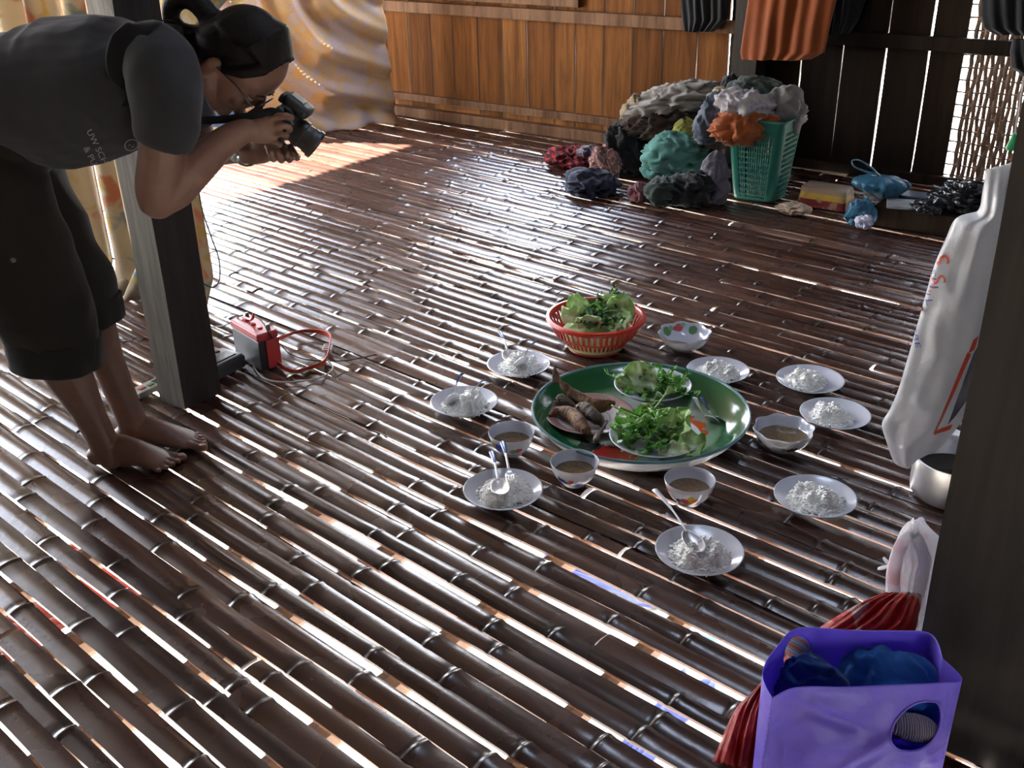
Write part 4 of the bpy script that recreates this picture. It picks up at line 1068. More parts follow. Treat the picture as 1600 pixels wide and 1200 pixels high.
def cabbage(label, c, d, up, L, Wd, cup, seed, green=.3, group=None):
    L *= 1.18; Wd *= 1.22; d = Vector(d).normalized(); up = Vector(up); up = (up - d * up.dot(d)).normalized(); s_ = d.cross(up)
    cols = []; rs = random.Random(seed)
    mb = MB()
    def fn(u, v):
        w = Wd * (math.sin(PI * (0.12 + .80 * v)) ** .7) * .5
        x = (u - .5) * 2; ruf = (abs(x) ** 2) * .22 * math.sin(v * 15 + seed + 3 * x) + .10 * math.sin(v * 8 + seed * 2) * v
        p = Vector(c) + d * (v * L * (1 - .12 * cup * v)) + s_ * (x * w) + up * (cup * L * (0.35 * v * v + .45 * x * x * (w / Wd) * 2) + ruf * Wd * .6 + .06 * L * nz((u * 6, v * 6, seed), 1.0, seed))
        cols.append((min(1, max(0, green + .55 * v * v + .25 * abs(x) - .15 - (.25 if abs(x) < .1 else 0))), 0, 0, 1)); return p
    mb.grid(fn, 22, 22)
    mb.v = [(x, y, z) for x, y, z in mb.v]
    o = single('cabbage_leaf', mb, M_leaf, c, label, 'leaf', group, solid=.0015, ang=None)
    color_attr(o.data, cols); return o
def herbs(name, label, c, R, hh, n, seed, mats, lean=None, long=1.0, thick=.0016, leafs=6):
    rs = random.Random(seed); mb = MB()
    for i in range(n):
        r = R * math.sqrt(rs.random()) * .95; th = rs.random() * 2 * PI
        p = Vector(c) + Vector((r * math.cos(th), r * math.sin(th), hh * max(.05, (1 - (r / R) ** 2)) * rs.uniform(.3, .95)))
        a = rs.random() * 2 * PI; el = rs.uniform(-.15, .55); d = Vector((math.cos(a) * math.cos(el), math.sin(a) * math.cos(el), math.sin(el)))
        if lean: d = (d + Vector(lean) * rs.uniform(0, 1.4)).normalized()
        L = rs.uniform(.035, .075) * long; b = Vector((rs.uniform(-1, 1), rs.uniform(-1, 1), rs.uniform(-1, .2))) * .012
        q = [p, p + d * L * .5 + b * .4, p + d * L + b]
        q = [Vector((v.x, v.y, max(v.z, c[2] - .002))) for v in q]
        mb.tube(smooth_path(q, 3), thick * rs.uniform(.7, 1.5), 5, mi=0, rc=False)
        for k in range(leafs):
            t = rs.uniform(.25, 1.05); o_ = lerp(q[0], q[1], t * 2) if t < .5 else lerp(q[1], q[2], min(1, t * 2 - 1))
            ld = Vector((rs.uniform(-1, 1), rs.uniform(-1, 1), rs.uniform(-.4, .9))).normalized(); ls = ld.cross(Vector((rs.uniform(-1, 1), rs.uniform(-1, 1), 1))).normalized(); ln = ld.cross(ls)
            LL = rs.uniform(.012, .026); w = LL * rs.uniform(.22, .38)
            vs = [o_, o_ + ld * LL * .35 + ls * w + ln * .0015, o_ + ld * LL * .35 - ls * w + ln * .0015, o_ + ld * LL * .75 + ls * w * .75, o_ + ld * LL * .75 - ls * w * .75, o_ + ld * LL - ln * .002, o_ + ld * LL * .4 - ln * .0012]
            mb.add(vs, [(0, 1, 6), (0, 6, 2), (1, 3, 6), (6, 4, 2), (3, 5, 6), (6, 5, 4)], 1 if rs.random() < .75 else 0)
    return single(name, mb, mats, Vector(c), label, 'herbs', None, 'stuff', ang=None, recalc=False)
Z3 = Vector((0, 0, 1))
vG, rG = vdir(GC); vH, rH = vdir(HC)
g = Vector((GC.x, GC.y, TF + .024)); h = Vector((HC.x, HC.y, TF + .030))
cabbage('white green cabbage leaf standing on the left of the back salad plate', g - rG * .030 + vG * .02 - Z3 * .004, Z3 * 1.0 - vG * .25 - rG * .15, vG, .088, .085, .25, 3, .12)
cabbage('pale cabbage leaf lying in the middle of the back salad plate', g + rG * .005 + vG * .05, rG * .8 + Z3 * .25, Z3 - vG * .4, .075, .055, .3, 8, .22)
cabbage('white cabbage leaf tip at the left of the back salad plate', g - rG * .062 + vG * .005, Z3 * .8 - rG * .5, vG, .055, .04, .4, 15, .1)
herbs('herb_sprigs', 'green herb sprigs heaped on the right of the back salad plate', g + rG * .032, .056, .058, 46, 5, [M_stem, M_herb], lean=rG * .4 - vG * .2)
herbs('herb_sprigs', 'dark green herb tips on the far left of the back salad plate', g - rG * .050 - vG * .01 + Z3 * .012, .026, .060, 10, 6, [M_stem, M_herb], lean=Z3 * .8)
cabbage('large pale green cabbage leaf standing at the right of the front salad plate', h + rH * .050 + vH * .015, Z3 * .75 + rH * .35 - vH * .1, -rH + vH * .3, .090, .080, .25, 4, .38)
cabbage('pale green cabbage leaf hanging over the right edge of the front salad plate', h + rH * .040 + vH * .040, rH * .9 + vH * .15 + Z3 * .25, Z3 + vH * .5, .085, .070, .35, 9, .34)
cabbage('white cabbage leaf lying at the front of the front salad plate', h + rH * .010 + vH * .075, rH * .8 + vH * .05 + Z3 * .10, Z3 + vH * .6, .070, .055, .3, 10, .08)
cabbage('white cabbage rib on the left of the front salad plate', h - rH * .060 + vH * .005 + Z3 * .008, rH * .5 + Z3 * .75 - vH * .2, vH, .068, .035, .2, 11, .05)
cabbage('pale cabbage leaf under the herbs at the left of the front salad plate', h - rH * .095 + vH * .0, rH * .3 + Z3 * .3 - vH * .5, Z3 + vH * .4 - rH * .3, .060, .060, .5, 12, .25)
cabbage('curled cabbage leaf in the middle of the front salad plate', h + rH * .028 - vH * .005 + Z3 * .01, Z3 * .7 - vH * .3 + rH * .2, vH - rH * .3, .070, .055, .3, 13, .35)
herbs('herb_sprigs', 'green herb sprigs heaped in the middle of the front salad plate', h - rH * .020 - vH * .005 + Z3 * .004, .070, .066, 74, 7, [M_stem, M_herb], lean=-rH * .3 + vH * .25)
herbs('herb_stalks', 'long pale green stalks at the back of the front salad plate', h - rH * .045 - vH * .055 + Z3 * .025, .030, .030, 9, 8, [M_stem, M_stem], lean=rH * .9 + Z3 * .3, long=1.3, thick=.0028, leafs=1)

# ---- red basket of leaves
BZ = .108; BR = rim_r(931, 491, 157, ZF + BZ); RB = P(931, 492, ZF + BZ); RB.z = ZF
M_red = plain('red_plastic', (0.50, 0.030, 0.016), 0.32, var=.08, trans=.12)
rb = thing('red_basket', 'round red plastic colander basket full of cabbage leaves and herbs', 'basket', RB)
def bp_(u, v):
    r = BR * interp([(0, .50), (.25, .66), (.6, .84), (1, .93)], v); z = .006 + (BZ - .012) * v; th = 2 * PI * u
    return (r * math.cos(th), r * math.sin(th), z)
def bk_(u, v):
    if v > .86 or v < .07 or .44 < v < .50: return True
    return int(u * 192) % 4 < 2
mb = MB(); mb.grid(bp_, 192, 30, cu=True, keep=bk_); part('basket_wall', mb, M_red, rb, world=False, solid=.0025)
mb = MB(); mb.lathe([(BR * .90, BZ - .010), (BR * .96, BZ - .006), (BR * .985, BZ - .010), (BR, BZ - .006), (BR * .985, BZ), (BR * .93, BZ + .001), (BR * .905, BZ - .004), (BR * .90, BZ - .010)], 80); mb.f = [f for f in mb.f if len(f) == 4]; mb.m = [0] * len(mb.f); part('rim', mb, M_red, rb, world=False)
mb = MB(); mb.lathe([(0, .006), (BR * .50, .006), (BR * .52, 0), (BR * .55, 0), (BR * .53, .010), (0, .009)], 64); part('basket_bottom', mb, M_red, rb, world=False)
vB, rB = vdir(RB); b = Vector((RB.x, RB.y, ZF + BZ * .76))
for lab, off, d, up, L, Wd, cup, sd, gr in (
 ('pale cabbage leaf at the left edge inside the red basket', -rB * .085 + vB * .01, rB * .2 + Z3 * .35 + vB * .2, Z3 + rB * .3, .07, .07, .4, 21, .15),
 ('white cabbage heart at the front inside the red basket', -rB * .022 + vB * .055 + Z3 * .008, Z3 * .8 + vB * .15, vB - Z3 * .2, .050, .070, .6, 22, .02),
 ('pale green cabbage leaf standing at the right inside the red basket', rB * .060 - vB * .005 + Z3 * .012, Z3 * .7 + rB * .35, vB - rB * .2, .080, .075, .3, 23, .30),
 ('cabbage leaf at the back left inside the red basket', -rB * .040 - vB * .02 + Z3 * .01, Z3 * .6 - rB * .25, vB, .075, .06, .3, 24, .25),
 ('flat cabbage leaf on the right front inside the red basket', rB * .045 + vB * .04 + Z3 * .0, rB * .6 + Z3 * .3, Z3 + vB * .4, .07, .07, .3, 25, .28),
 ('pale cabbage leaf in the middle of the red basket', rB * .01 - vB * .03 + Z3 * .022, rB * .5 + Z3 * .4, Z3 * .6 + vB, .07, .06, .3, 26, .18)):
    cabbage(lab, b + off, d, up, L, Wd, cup, sd, gr)
herbs('herb_sprigs', 'dark green herb sprigs heaped over the cabbage in the red basket', b + rB * .005 - vB * .01 + Z3 * .010, .085, .050, 60, 27, [M_stem, M_herbd], lean=rB * .4)
herbs('herb_sprigs', 'herb sprig sticking up above the back rim of the red basket', b + rB * .055 - vB * .06 + Z3 * .04, .014, .03, 7, 28, [M_stem, M_herbd], lean=Z3 * 2.0, long=.9)
mb = MB(); mb.lathe([(0, 0), (BR * .60, 0), (BR * .66, BZ * .42), (BR * .58, BZ * .60), (0, BZ * .66)], 40, (RB.x, RB.y, ZF + .011)); single('greens', mb, M_leaf, Vector((RB.x, RB.y, ZF + .011)), 'pale greens filling the bottom of the red basket', 'greens', None, 'stuff', ang=None)
color_attr(bpy.data.objects['greens'].data, [(.5, 0, 0, 1)] * len(bpy.data.objects['greens'].data.vertices))

# ---- spoons and forks
M_steel = plain('steel', (0.78, 0.78, 0.80), 0.42, 1.0, var=.05); M_bluesteel = plain('blue_patterned_handle', (0.05, 0.10, 0.30), 0.25, .3, var=.5, scale=120)
def cutlery(kind, bpx, zb_, epx, label, L=.165, blue=True, down=False, group='cutlery on the rice plates'):
    B = P(bpx[0], bpx[1], zb_); best = None
    for i in range(400):
        E = P(epx[0], epx[1], zb_ + .0015 + i * .0005); q = abs((E - B).length - L)
        if best is None or q < best[0]: best = (q, E)
    E = best[1]; d = (E - B).normalized(); s_ = d.cross(Z3).normalized(); up = s_.cross(d)
    if down: up = -up
    o = thing(kind, label, kind, B, group=group); mats = [M_steel, M_bluesteel if blue else M_steel]
    Lb = .036 if kind == 'spoon' else .028
    def hp(t): return B + d * (Lb * .8 + t * ((E - B).length - Lb * .8)) + up * (.006 * math.sin(PI * t) * 1 + .004 * (1 - t))
    pts = [hp(i / 14) for i in range(15)]
    mb = MB(); mb.tube(pts, [lerp(.0032, .0026, min(1, i / 5)) if i < 6 else lerp(.0026, .0074, ((i - 6) / 8) ** .8) for i in range(15)], 8, flat=.32, side=s_)
    zs_ = [sum((Vector(mb.v[j]) - B).dot(d) for j in f) / len(f) for f in mb.f]; mx = (E - B).length
    mb.m = [1 if z > mx * .60 else 0 for z in zs_]
    part('handle', mb, mats, o, label='blue patterned handle' if blue else None)
    mb = MB()
    if kind == 'spoon':
        def fn(u, v):
            r = math.sqrt(v) if False else v; th = 2 * PI * u
            x = math.cos(th) * r * Lb; y = math.sin(th) * r * .0225 * (1 + .12 * -math.cos(th)); z = -.0085 * (1 - r * r)
            return B + d * x + s_ * y + up * (z + .003)
        mb.grid(fn, 36, 8, cu=True); part('spoon_bowl', mb, M_steel, o, solid=.0012, ang=None)
    else:
        mb.grid(lambda u, v: B + d * (Lb * .8 - v * Lb * .8) + s_ * ((u - .5) * .023 * math.sin(PI * (.12 + .38 * v))) + up * (-.004 * math.sin(v * 2.5) + .003), 10, 8)
        for k in range(4):
            x = (k - 1.5) * .0062
            mb.tube([B + s_ * x + up * -.000, B - d * .015 + s_ * x + up * -.003, B - d * .030 + s_ * x * .97 + up * .000], [.0016, .0015, .0009], 6, rc=False)
        part('fork_head', mb, M_steel, o, solid=.001)
    return o
zp = ZF + .044
cutlery('spoon', (707, 625), zp, (722, 584), 'spoon standing in the rice on the plate nearest the bare feet', .15)
cutlery('fork', (735, 621), zp + .006, (756, 594), 'fork standing in the rice on the plate nearest the bare feet', .14)
cutlery('spoon', (796, 556), zp, (781, 518), 'left spoon with dark blue handle in the plate beside the red basket', .15)
cutlery('spoon', (815, 566), zp + .006, (838, 533), 'right spoon in the rice of the plate beside the red basket', .15)
cutlery('spoon', (781, 761), zp + .006, (768, 705), 'spoon in the rice plate in front of the two left soup bowls')
cutlery('fork', (797, 744), zp + .008, (785, 690), 'fork in the rice plate in front of the two left soup bowls', .155)
cutlery('spoon', (1083, 846), zp + .004, (1023, 765), 'plain steel spoon in the nearest rice plate', .175, False)
cutlery('spoon', (1113, 655), TF + .022, (1086, 622), 'upper steel spoon lying at the right inside the green tray', .17, False, True, group='spoons in the green tray')
cutlery('spoon', (1123, 656), TF + .009, (1098, 622), 'lower steel spoon lying under the other spoon in the green tray', .17, True, True, group='spoons in the green tray')

# ================================================================== THINGS BY THE LEFT POST
M_black = plain('black_plastic', (0.018, 0.018, 0.02), 0.35, var=.2); M_redb = plain('red_battery_plastic', (0.42, 0.035, 0.035), 0.38, var=.12)
a_ = P(410, 583); l_ = P(369, 557); r_ = P(434, 570)
ex = (l_ - a_); ey = (r_ - a_); exn = ex.normalized(); ey = ey - exn * ey.dot(exn); eyn = ey.normalized(); wx, wy = ex.length, max(.06, ey.length); hb = .128
bt = thing('battery', 'red topped black car battery standing on the floor right of the left post', 'battery', a_ + ex / 2 + eyn * wy / 2)
def bxp(o, x0, x1, y0, y1, z0, z1, name, mat, parent, bev=.003, label=None):
    mb = MB(); mb.box(o + exn * (x0 + x1) / 2 + eyn * (y0 + y1) / 2 + Z3 * (z0 + z1) / 2, exn * (x1 - x0) / 2, eyn * (y1 - y0) / 2, Z3 * (z1 - z0) / 2)
    p_ = part(name, mb, mat, parent, smooth=False, label=label); bv = p_.modifiers.new('b', 'BEVEL'); bv.width = bev; bv.segments = 3; return p_
bxp(a_, 0, wx, 0, wy, ZF, hb * .80, 'case', M_black, bt)
lid = bxp(a_, -.003, wx + .003, -.003, wy + .003, hb * .80, hb, 'lid', M_redb, bt, .005, 'red lid')
bxp(a_, -.004, -.0005, wy * .35, wy + .003, ZF + .004, hb * .8, 'side_plate', M_redb, bt, .001, 'red end plate')
for i in range(3):
    mb = MB(); mb.lathe([(0, 0), (.008, 0), (.008, .004), (0, .005)], 16, a_ + exn * (wx * (.25 + .25 * i)) + eyn * wy * .5 + Z3 * hb); part('filler_cap', mb, M_redb, lid)
for i, x in enumerate((.1, .88)):
    mb = MB(); mb.lathe([(0, 0), (.007, 0), (.006, .016), (0, .017)], 14, a_ + exn * wx * x + eyn * wy * .72 + Z3 * hb); part('terminal', mb, plain('lead', (.2, .19, .18), .4, .8), lid)
# clamp and leads
M_wire = plain('black_wire', (0.012, 0.012, 0.012), .45, var=0)
def wire(name, label, pts, r, mat, cat='wire'):
    p_ = smooth_path(pts, 8); mb = MB(); mb.tube(p_, r, 6); m_ = p_[len(p_) // 2]
    return single(name, mb, mat, Vector((m_.x, m_.y, min(v.z for v in p_) - r)), label, cat, ang=None)
tt = a_ + exn * wx * .12 + eyn * wy * .72 + Z3 * (hb + .02)
mb = MB(); mb.tube(smooth_path([a_ + exn * wx * .9 + eyn * wy * .5 + Z3 * (hb + .006), a_ + exn * wx * .6 + eyn * wy * .55 + Z3 * (hb + .010), a_ + exn * wx * .5 + eyn * wy * .6 + Z3 * (hb + .032)], 5), .0045, 8)
single('battery_clamp', mb, M_redb, a_ + exn * wx * .6 + eyn * wy * .55 + Z3 * hb, 'red clip on top of the battery', 'clip')
wire('wire', 'black lead arching over the battery lid and down to the floor', [a_ + exn * wx * .5 + eyn * wy * .6 + Z3 * (hb + .03), a_ + exn * wx * .2 + eyn * wy * .6 + Z3 * (hb + .022), a_ + exn * -.012 + eyn * wy * .6 + Z3 * (hb * .9), P(440, 540, .03), P(452, 552, .012), P(480, 562, ZF + .004), P(530, 564, ZF + .004), P(560, 560, ZF + .004), P(588, 554, ZF + .004)], .0022, M_wire)
wire('wire', 'black lead running from the battery lid back to the post', [a_ + exn * wx * .9 + eyn * wy * .5 + Z3 * (hb + .012), P(352, 508, .10), P(338, 510, .08), P(325, 512, .05)], .002, M_wire)
wire('wire', 'white cable lying on the floor in front of the battery', [P(396, 572, ZF + .004), P(408, 588, ZF + .004), P(430, 596, ZF + .004), P(470, 596, ZF + .004), P(505, 588, ZF + .004), P(520, 575, ZF + .006), P(512, 563, .012), P(500, 560, .008)], .0024, plain('pale_cable', (.45, .42, .38), .5))
# red strap with a buckle
st = thing('red_strap', 'red webbing strap with a pale buckle lying on the floor beside the battery', 'strap', P(480, 555))
mb = MB(); sp_ = [P(428, 534, .045), P(446, 526, .030), P(466, 519, .022), P(488, 518, .020), P(506, 521, .020), P(516, 529, .016), P(515, 545, .008), P(511, 560, .008), P(503, 569, .012), P(485, 575, .010), P(462, 581, .010), P(445, 577, .014), P(433, 568, .022)]
pth = smooth_path(sp_, 8); vs = []
mb.grid(lambda u, v: pth[min(len(pth) - 1, int(round(u * (len(pth) - 1))))] + (Z3 * math.cos(.5 + .4 * math.sin(u * 9)) + Vector((.6, -.4, 0)) * math.sin(.5 + .4 * math.sin(u * 9))) * ((v - .5) * .020 + .004), len(pth) - 1, 4)
mb.v = [(x, y, max(z, ZF)) for x, y, z in mb.v]
part('webbing', mb, plain('red_webbing', (0.50, 0.045, 0.02), .55, var=.2), st, solid=.0022, ang=None)
mb = MB(); q = P(512, 545, .012); 
for (x, y) in ((-1, 0), (1, 0)): mb.box(q + Vector((x * .013, 0, .004)), Vector((.0018, 0, 0)), Vector((0, .024, 0)), Vector((0, 0, .004)))
for y in (-1, -.2, .35, 1): mb.box(q + Vector((0, y * .022, .004)), Vector((.014, 0, 0)), Vector((0, .0022, 0)), Vector((0, 0, .004)))
part('buckle', mb, plain('pale_buckle', (.5, .48, .46), .4), st, smooth=False, label='pale buckle')
# radio half hidden by the post
rc_ = P(362, 588); rd = thing('radio', 'small grey and black radio on the floor between the left post and the battery', 'radio', rc_)
ax_ = (P(392, 572) - P(345, 596)); ax_.z = 0; ax_.normalize(); ay_ = Vector((-ax_.y, ax_.x, 0))
def obx(c, hx, hy, z0, z1, name, mat, parent, bev, label=None):
    mb = MB(); mb.box(c + Z3 * (z0 + z1) / 2, ax_ * hx, ay_ * hy, Z3 * (z1 - z0) / 2); p_ = part(name, mb, mat, parent, smooth=False, label=label)
    bv = p_.modifiers.new('b', 'BEVEL'); bv.width = bev; bv.segments = 3; return p_
rc2 = rc_ + ay_ * .055
obx(rc2, .072, .050, ZF, .045, 'case', plain('dark_grey_plastic', (0.045, 0.047, 0.052), .3), rd, .008)
obx(rc2, .066, .044, .045, .051, 'top_plate', plain('silver_grey_plastic', (0.22, 0.22, 0.23), .35), rd, .003, 'silver grey top')
obx(rc2 + ay_ * -.012, .050, .022, .0505, .054, 'cassette_door', M_black, rd, .002)
for i in range(4): obx(rc2 + ax_ * (-.036 + .022 * i) + ay_ * .03, .008, .006, .051, .055, 'button', M_black, rd, .001)
# small pale gadget left of the post
gc = P(234, 612); gd = thing('gadget', 'small pale plastic gadget with red and green keys at the left foot of the post', 'gadget', gc)
obx(gc, .055, .026, ZF, .022, 'case', plain('pale_grey_plastic', (.40, .40, .37), .4), gd, .004)
obx(gc + ax_ * -.025, .012, .007, .022, .025, 'key', plain('red_key', (.45, .12, .12), .4), gd, .001); obx(gc + ax_ * .004 - ay_ * .004, .010, .007, .022, .025, 'key', plain('green_key', (.08, .28, .10), .4), gd, .001); obx(gc + ax_ * .032, .012, .012, .022, .025, 'key', M_black, gd, .001)
# loop of wire hanging by the post
wire('wire', 'thin black cord hanging in a loop beside the left post', [P(310, 300, .52), P(318, 335, .44), P(330, 370, .35), P(342, 405, .26), P(343, 435, .19), P(334, 449, .16), P(318, 443, .17), P(306, 430, .19)], .0022, M_wire, 'cord')

# ================================================================== RIGHT FOREGROUND
def film(name, c, rough=.3, trans=.45, var=.08, dots=None, bump=.5):
    if name in _mc: return _mc[name]
    a = NT(name); v = a.co('Object'); f = a.noise(v, 8, 3)
    col = a.ramp(f, [(0.3, [x * (1 - var) for x in c]), (0.7, [min(1, x * (1 + var)) for x in c])])
    a.col(col); a.set(Roughness=rough); a.b.inputs['Specular IOR Level'].default_value = .5
    a.bump(a.noise(v, 26, 5, .6, 1.5), bump, .012); a.translucent(trans, col); _mc[name] = a.m; return a.m
def bag_rows(name, label, rows, o, n, th, mats, folds=(.006, 23, .004, 41), seed=0, nu=40, sub=6, cat='bag', mat_fn=None, crumple_amt=.006, floor_=None, single_=True):
    n = Vector(n).normalized()
    if n.dot(EYE - Vector(o)) < 0: n = -n
    L = smooth_path([PL(a[0], a[1], o, n) for a, b in rows], sub); R_ = smooth_path([PL(b[0], b[1], o, n) for a, b in rows], sub); k = len(L) - 1
    def f(side):
        def g(u, v):
            i = int(round(v * k)); a, b = L[i], R_[i]; e = max(0, math.sin(PI * u)) ** .5; ev = min(1, math.sin(PI * min(1, max(0, v * .96 + .02))) * 2.2)
            p = lerp(a, b, u)
            d = side * th * e * ev * .5 + e * min(1, v * 5 + .3) * (folds[0] * math.sin(u * folds[1] + 2 * v + seed) + folds[2] * math.sin(u * folds[3] - 5 * v + seed * 2)) + crumple_amt * e * (1 - 2 * abs(nz((p.x, p.y, p.z), 14, seed))) * 1.0
            q = p + n * d
            if floor_ is not None and q.z < floor_: q.z = floor_
            return q
        return g
    mb = MB(); mb.grid(f(1), nu, k); nf = len(mb.f); mb.grid(f(-1), nu, k)
    bm = bmesh.new(); me = mb.mesh('t', [], None, False, recalc=False); bm.from_mesh(me); bmesh.ops.remove_doubles(bm, verts=bm.verts, dist=.0005); bmesh.ops.recalc_face_normals(bm, faces=bm.faces)
    m2 = MB(); m2.add([v.co.copy() for v in bm.verts], [tuple(v.index for v in q.verts) for q in bm.faces]); bm.free(); bpy.data.meshes.remove(me)
    return m2, n, f(1)
# ---- white bag hung on the post
HO = W(4.47, 3.42); HN = Vector((-HO.x, -HO.y, 0)).normalized()
rows = [((1541, 264), (1590, 252)), ((1535, 300), (1588, 290)), ((1527, 330), (1584, 325)), ((1494, 341), (1579, 350)), ((1478, 372), (1573, 382)), ((1458, 420), (1562, 422)), ((1441, 480), (1551, 478)), ((1421, 550), (1541, 532)), ((1403, 610), (1527, 585)), ((1390, 640), (1515, 628)), ((1378, 662), (1502, 658)), ((1385, 690), (1478, 690)), ((1397, 721), (1453, 705)), ((1417, 731), (1433, 714))]
mb, n_, surf = bag_rows('b', '', rows, HO, HN, .06, None, folds=(.004, 9, .0018, 23), seed=2, crumple_amt=.012)
M_wfilm = film('white_film', (0.58, 0.60, 0.64), .32, .35, .04, bump=.25)
hbag = thing('white_bag', 'tall white plastic shopping bag hanging on the right post', 'bag', PL(1500, 650, HO, HN))
hb_o = part('bag_body', mb, M_wfilm, hbag, ang=None)
BV = BVHTree.FromPolygons([Vector(v) for v in mb.v], mb.f)
def on_surface(bvh, p, n, off=.0012):
    h_ = bvh.ray_cast(p + n * .3, -n)
    return (h_[0] + n * off) if h_[0] is not None else None
def text_mb(txt, size):
    cu = bpy.data.curves.new('t', 'FONT'); cu.body = txt; cu.size = size; cu.align_x = 'CENTER'; cu.align_y = 'CENTER'; cu.resolution_u = 3
    o = bpy.data.objects.new('t', cu); COL.objects.link(o); bpy.context.view_layer.update()
    me = bpy.data.meshes.new_from_object(o.evaluated_get(bpy.context.evaluated_depsgraph_get()))
    bm = bmesh.new(); bm.from_mesh(me); bmesh.ops.triangulate(bm, faces=bm.faces); bmesh.ops.subdivide_edges(bm, edges=[e for e in bm.edges if e.calc_length() > size * .25], cuts=2, use_grid_fill=False); bmesh.ops.triangulate(bm, faces=bm.faces)
    r = ([v.co.copy() for v in bm.verts], [tuple(v.index for v in f.verts) for f in bm.faces]); bm.free(); bpy.data.objects.remove(o); bpy.data.meshes.remove(me); return r
def print_on(name, parent, bvh, plane_o, n, items, mat, off=.0015):
    """items: (text or polygon in px). letters laid on the surface of their thing"""
    mb = MB()
    rt_ = n.cross(Z3) * -1
    if (PL(900, 600, plane_o, n) - PL(800, 600, plane_o, n)).dot(rt_) < 0: rt_ = -rt_
    upv = rt_.cross(n); upv = upv if upv.z > 0 else -upv
    for it in items:
        if isinstance(it[0], str):
            txt, px, py, size, ang, shear = it; vs, fs = text_mb(txt, size); c = PL(px, py, plane_o, n); ca, sa = math.cos(ang), math.sin(ang); out = []
            for v in vs:
                x, y = v.x * shear, v.y; q = c + rt_ * (x * ca - y * sa) + upv * (x * sa + y * ca); h_ = on_surface(bvh, q, n, off)
                out.append(h_)
            good = [i for i, v in enumerate(out) if v is not None]; mp_ = {i: k for k, i in enumerate(good)}
            mb.add([out[i] for i in good], [tuple(mp_[i] for i in f) for f in fs if all(i in mp_ for i in f)])
        else:
            def g(u, v, it=it):
                a = (lerp(it[0][0], it[1][0], u), lerp(it[0][1], it[1][1], u)); b_ = (lerp(it[3][0], it[2][0], u), lerp(it[3][1], it[2][1], u))
                q = PL(lerp(a[0], b_[0], v), lerp(a[1], b_[1], v), plane_o, n); h_ = on_surface(bvh, q, n, off); return h_ if h_ is not None else q + n * .02
            mb.grid(g, 10, 10)
    return part(name, mb, mat, parent, ang=None, recalc=False)
def print_each(name, parent, bvh, po, n, items, mat):
    for it in items: print_on(name, parent, bvh, po, n, [it], mat)
M_ired = plain('red_ink', (0.60, 0.06, 0.03), .4, var=0); M_iblue = plain('blue_ink', (0.05, 0.05, 0.30), .4, var=0); M_idark = plain('dark_ink', (0.05, 0.05, 0.10), .4, var=.5, scale=40)
print_each('red_print', hbag, BV, HO, n_, [('S', 1468, 403, .042, -1.15, 1.0), ('S.', 1467, 434, .034, -1.15, 1.0), ('I', 1448, 452, .022, -1.2, 1.0), [(1513, 541), (1519, 545), (1463, 668), (1461, 664)], [(1461, 662), (1490, 655), (1486, 664), (1462, 669)], [(1522, 522), (1531, 516), (1524, 538), (1514, 544)], [(1440, 479), (1443, 478), (1442, 483), (1439, 484)]], M_ired)
print_each('blue_print', hbag, BV, HO, n_, [('EU', 1455, 432, .026, -1.15, 1.0), ('LL', 1451, 463, .018, -1.1, 1.1), ('STORE', 1428, 512, .013, -1.15, 1.6), [(1422, 528), (1425, 520), (1420, 540), (1417, 540)]], M_iblue)
print_each('picture_print', hbag, BV, HO, n_, [[(1522, 545), (1537, 520), (1512, 620), (1482, 655)], [(1545, 480), (1553, 440), (1540, 515), (1531, 520)]], M_idark)
# ---- aluminium pot and enamel plate by the post
PR = rim_r(1497, 714, 132, .105); PC = P(1497, 714, .105); PC.z = ZF
mb = MB(); mb.lathe([(0, 0), (PR * .86, 0), (PR * .95, .008), (PR * .97, .02), (PR * .97, .098), (PR * 1.03, .101), (PR * 1.03, .104), (PR * .95, .102), (PR * .945, .02), (PR * .9, .008), (0, .006)], 64)
single('pot', mb, plain('brushed_aluminium', (0.62, 0.63, 0.66), .35, .85, var=.1, scale=30), PC, 'aluminium pot on the floor behind the right post', 'pot', local=True, ang=50)
mb = MB(); mb.lathe([(0, 0), (PR * .94, 0), (PR * .94, .0015), (0, .0015)], 40, PC + Z3 * .055)
single('pot_liquid', mb, plain('dark_broth', (.03, .025, .02), .15, var=.2), PC + Z3 * .055, 'dark broth inside the aluminium pot', 'broth', None, 'stuff')
o, c, R = make_plate(1470, 682, 80, 'white enamel plate behind the hanging bag and the pot', None, ZF, None, .02, 'enamel_plate')
# ---- white carrier bag
WO = P(1420, 1010); WNm = Vector((-WO.x, -WO.y, 0)).normalized()
rows = [((1420, 814), (1438, 813)), ((1404, 836), (1452, 828)), ((1394, 868), (1471, 846)), ((1385, 892), (1469, 872)), ((1383, 930), (1463, 920)), ((1379, 962), (1456, 960)), ((1382, 986), (1449, 986)), ((1392, 1006), (1444, 1006))]
mb, n2, s2 = bag_rows('w', '', rows, WO, WNm, .09, None, (.008, 17, .005, 37), 5, 46, 6, crumple_amt=.010, floor_=.004)
def mat_wbag():
    a = NT('translucent_white_film'); v = a.co('Object'); f = a.ramp(a.noise(v, 17, 2, .4, .6), [(.56, 0), (.64, .55)])
    col = a.mix(f, (.88, .88, .92), (.82, .58, .60)); a.col(col); a.set(Roughness=.28); a.bump(a.noise(v, 24, 5, .6, 1.5), .6, .012); a.translucent(.5, col); return a.m
M_wb = mat_wbag()
wb = thing('white_bag', 'small translucent white plastic bag standing behind the purple bag at the post', 'bag', WO)
part('bag_body', mb, M_wb, wb, ang=None)
mb = MB()
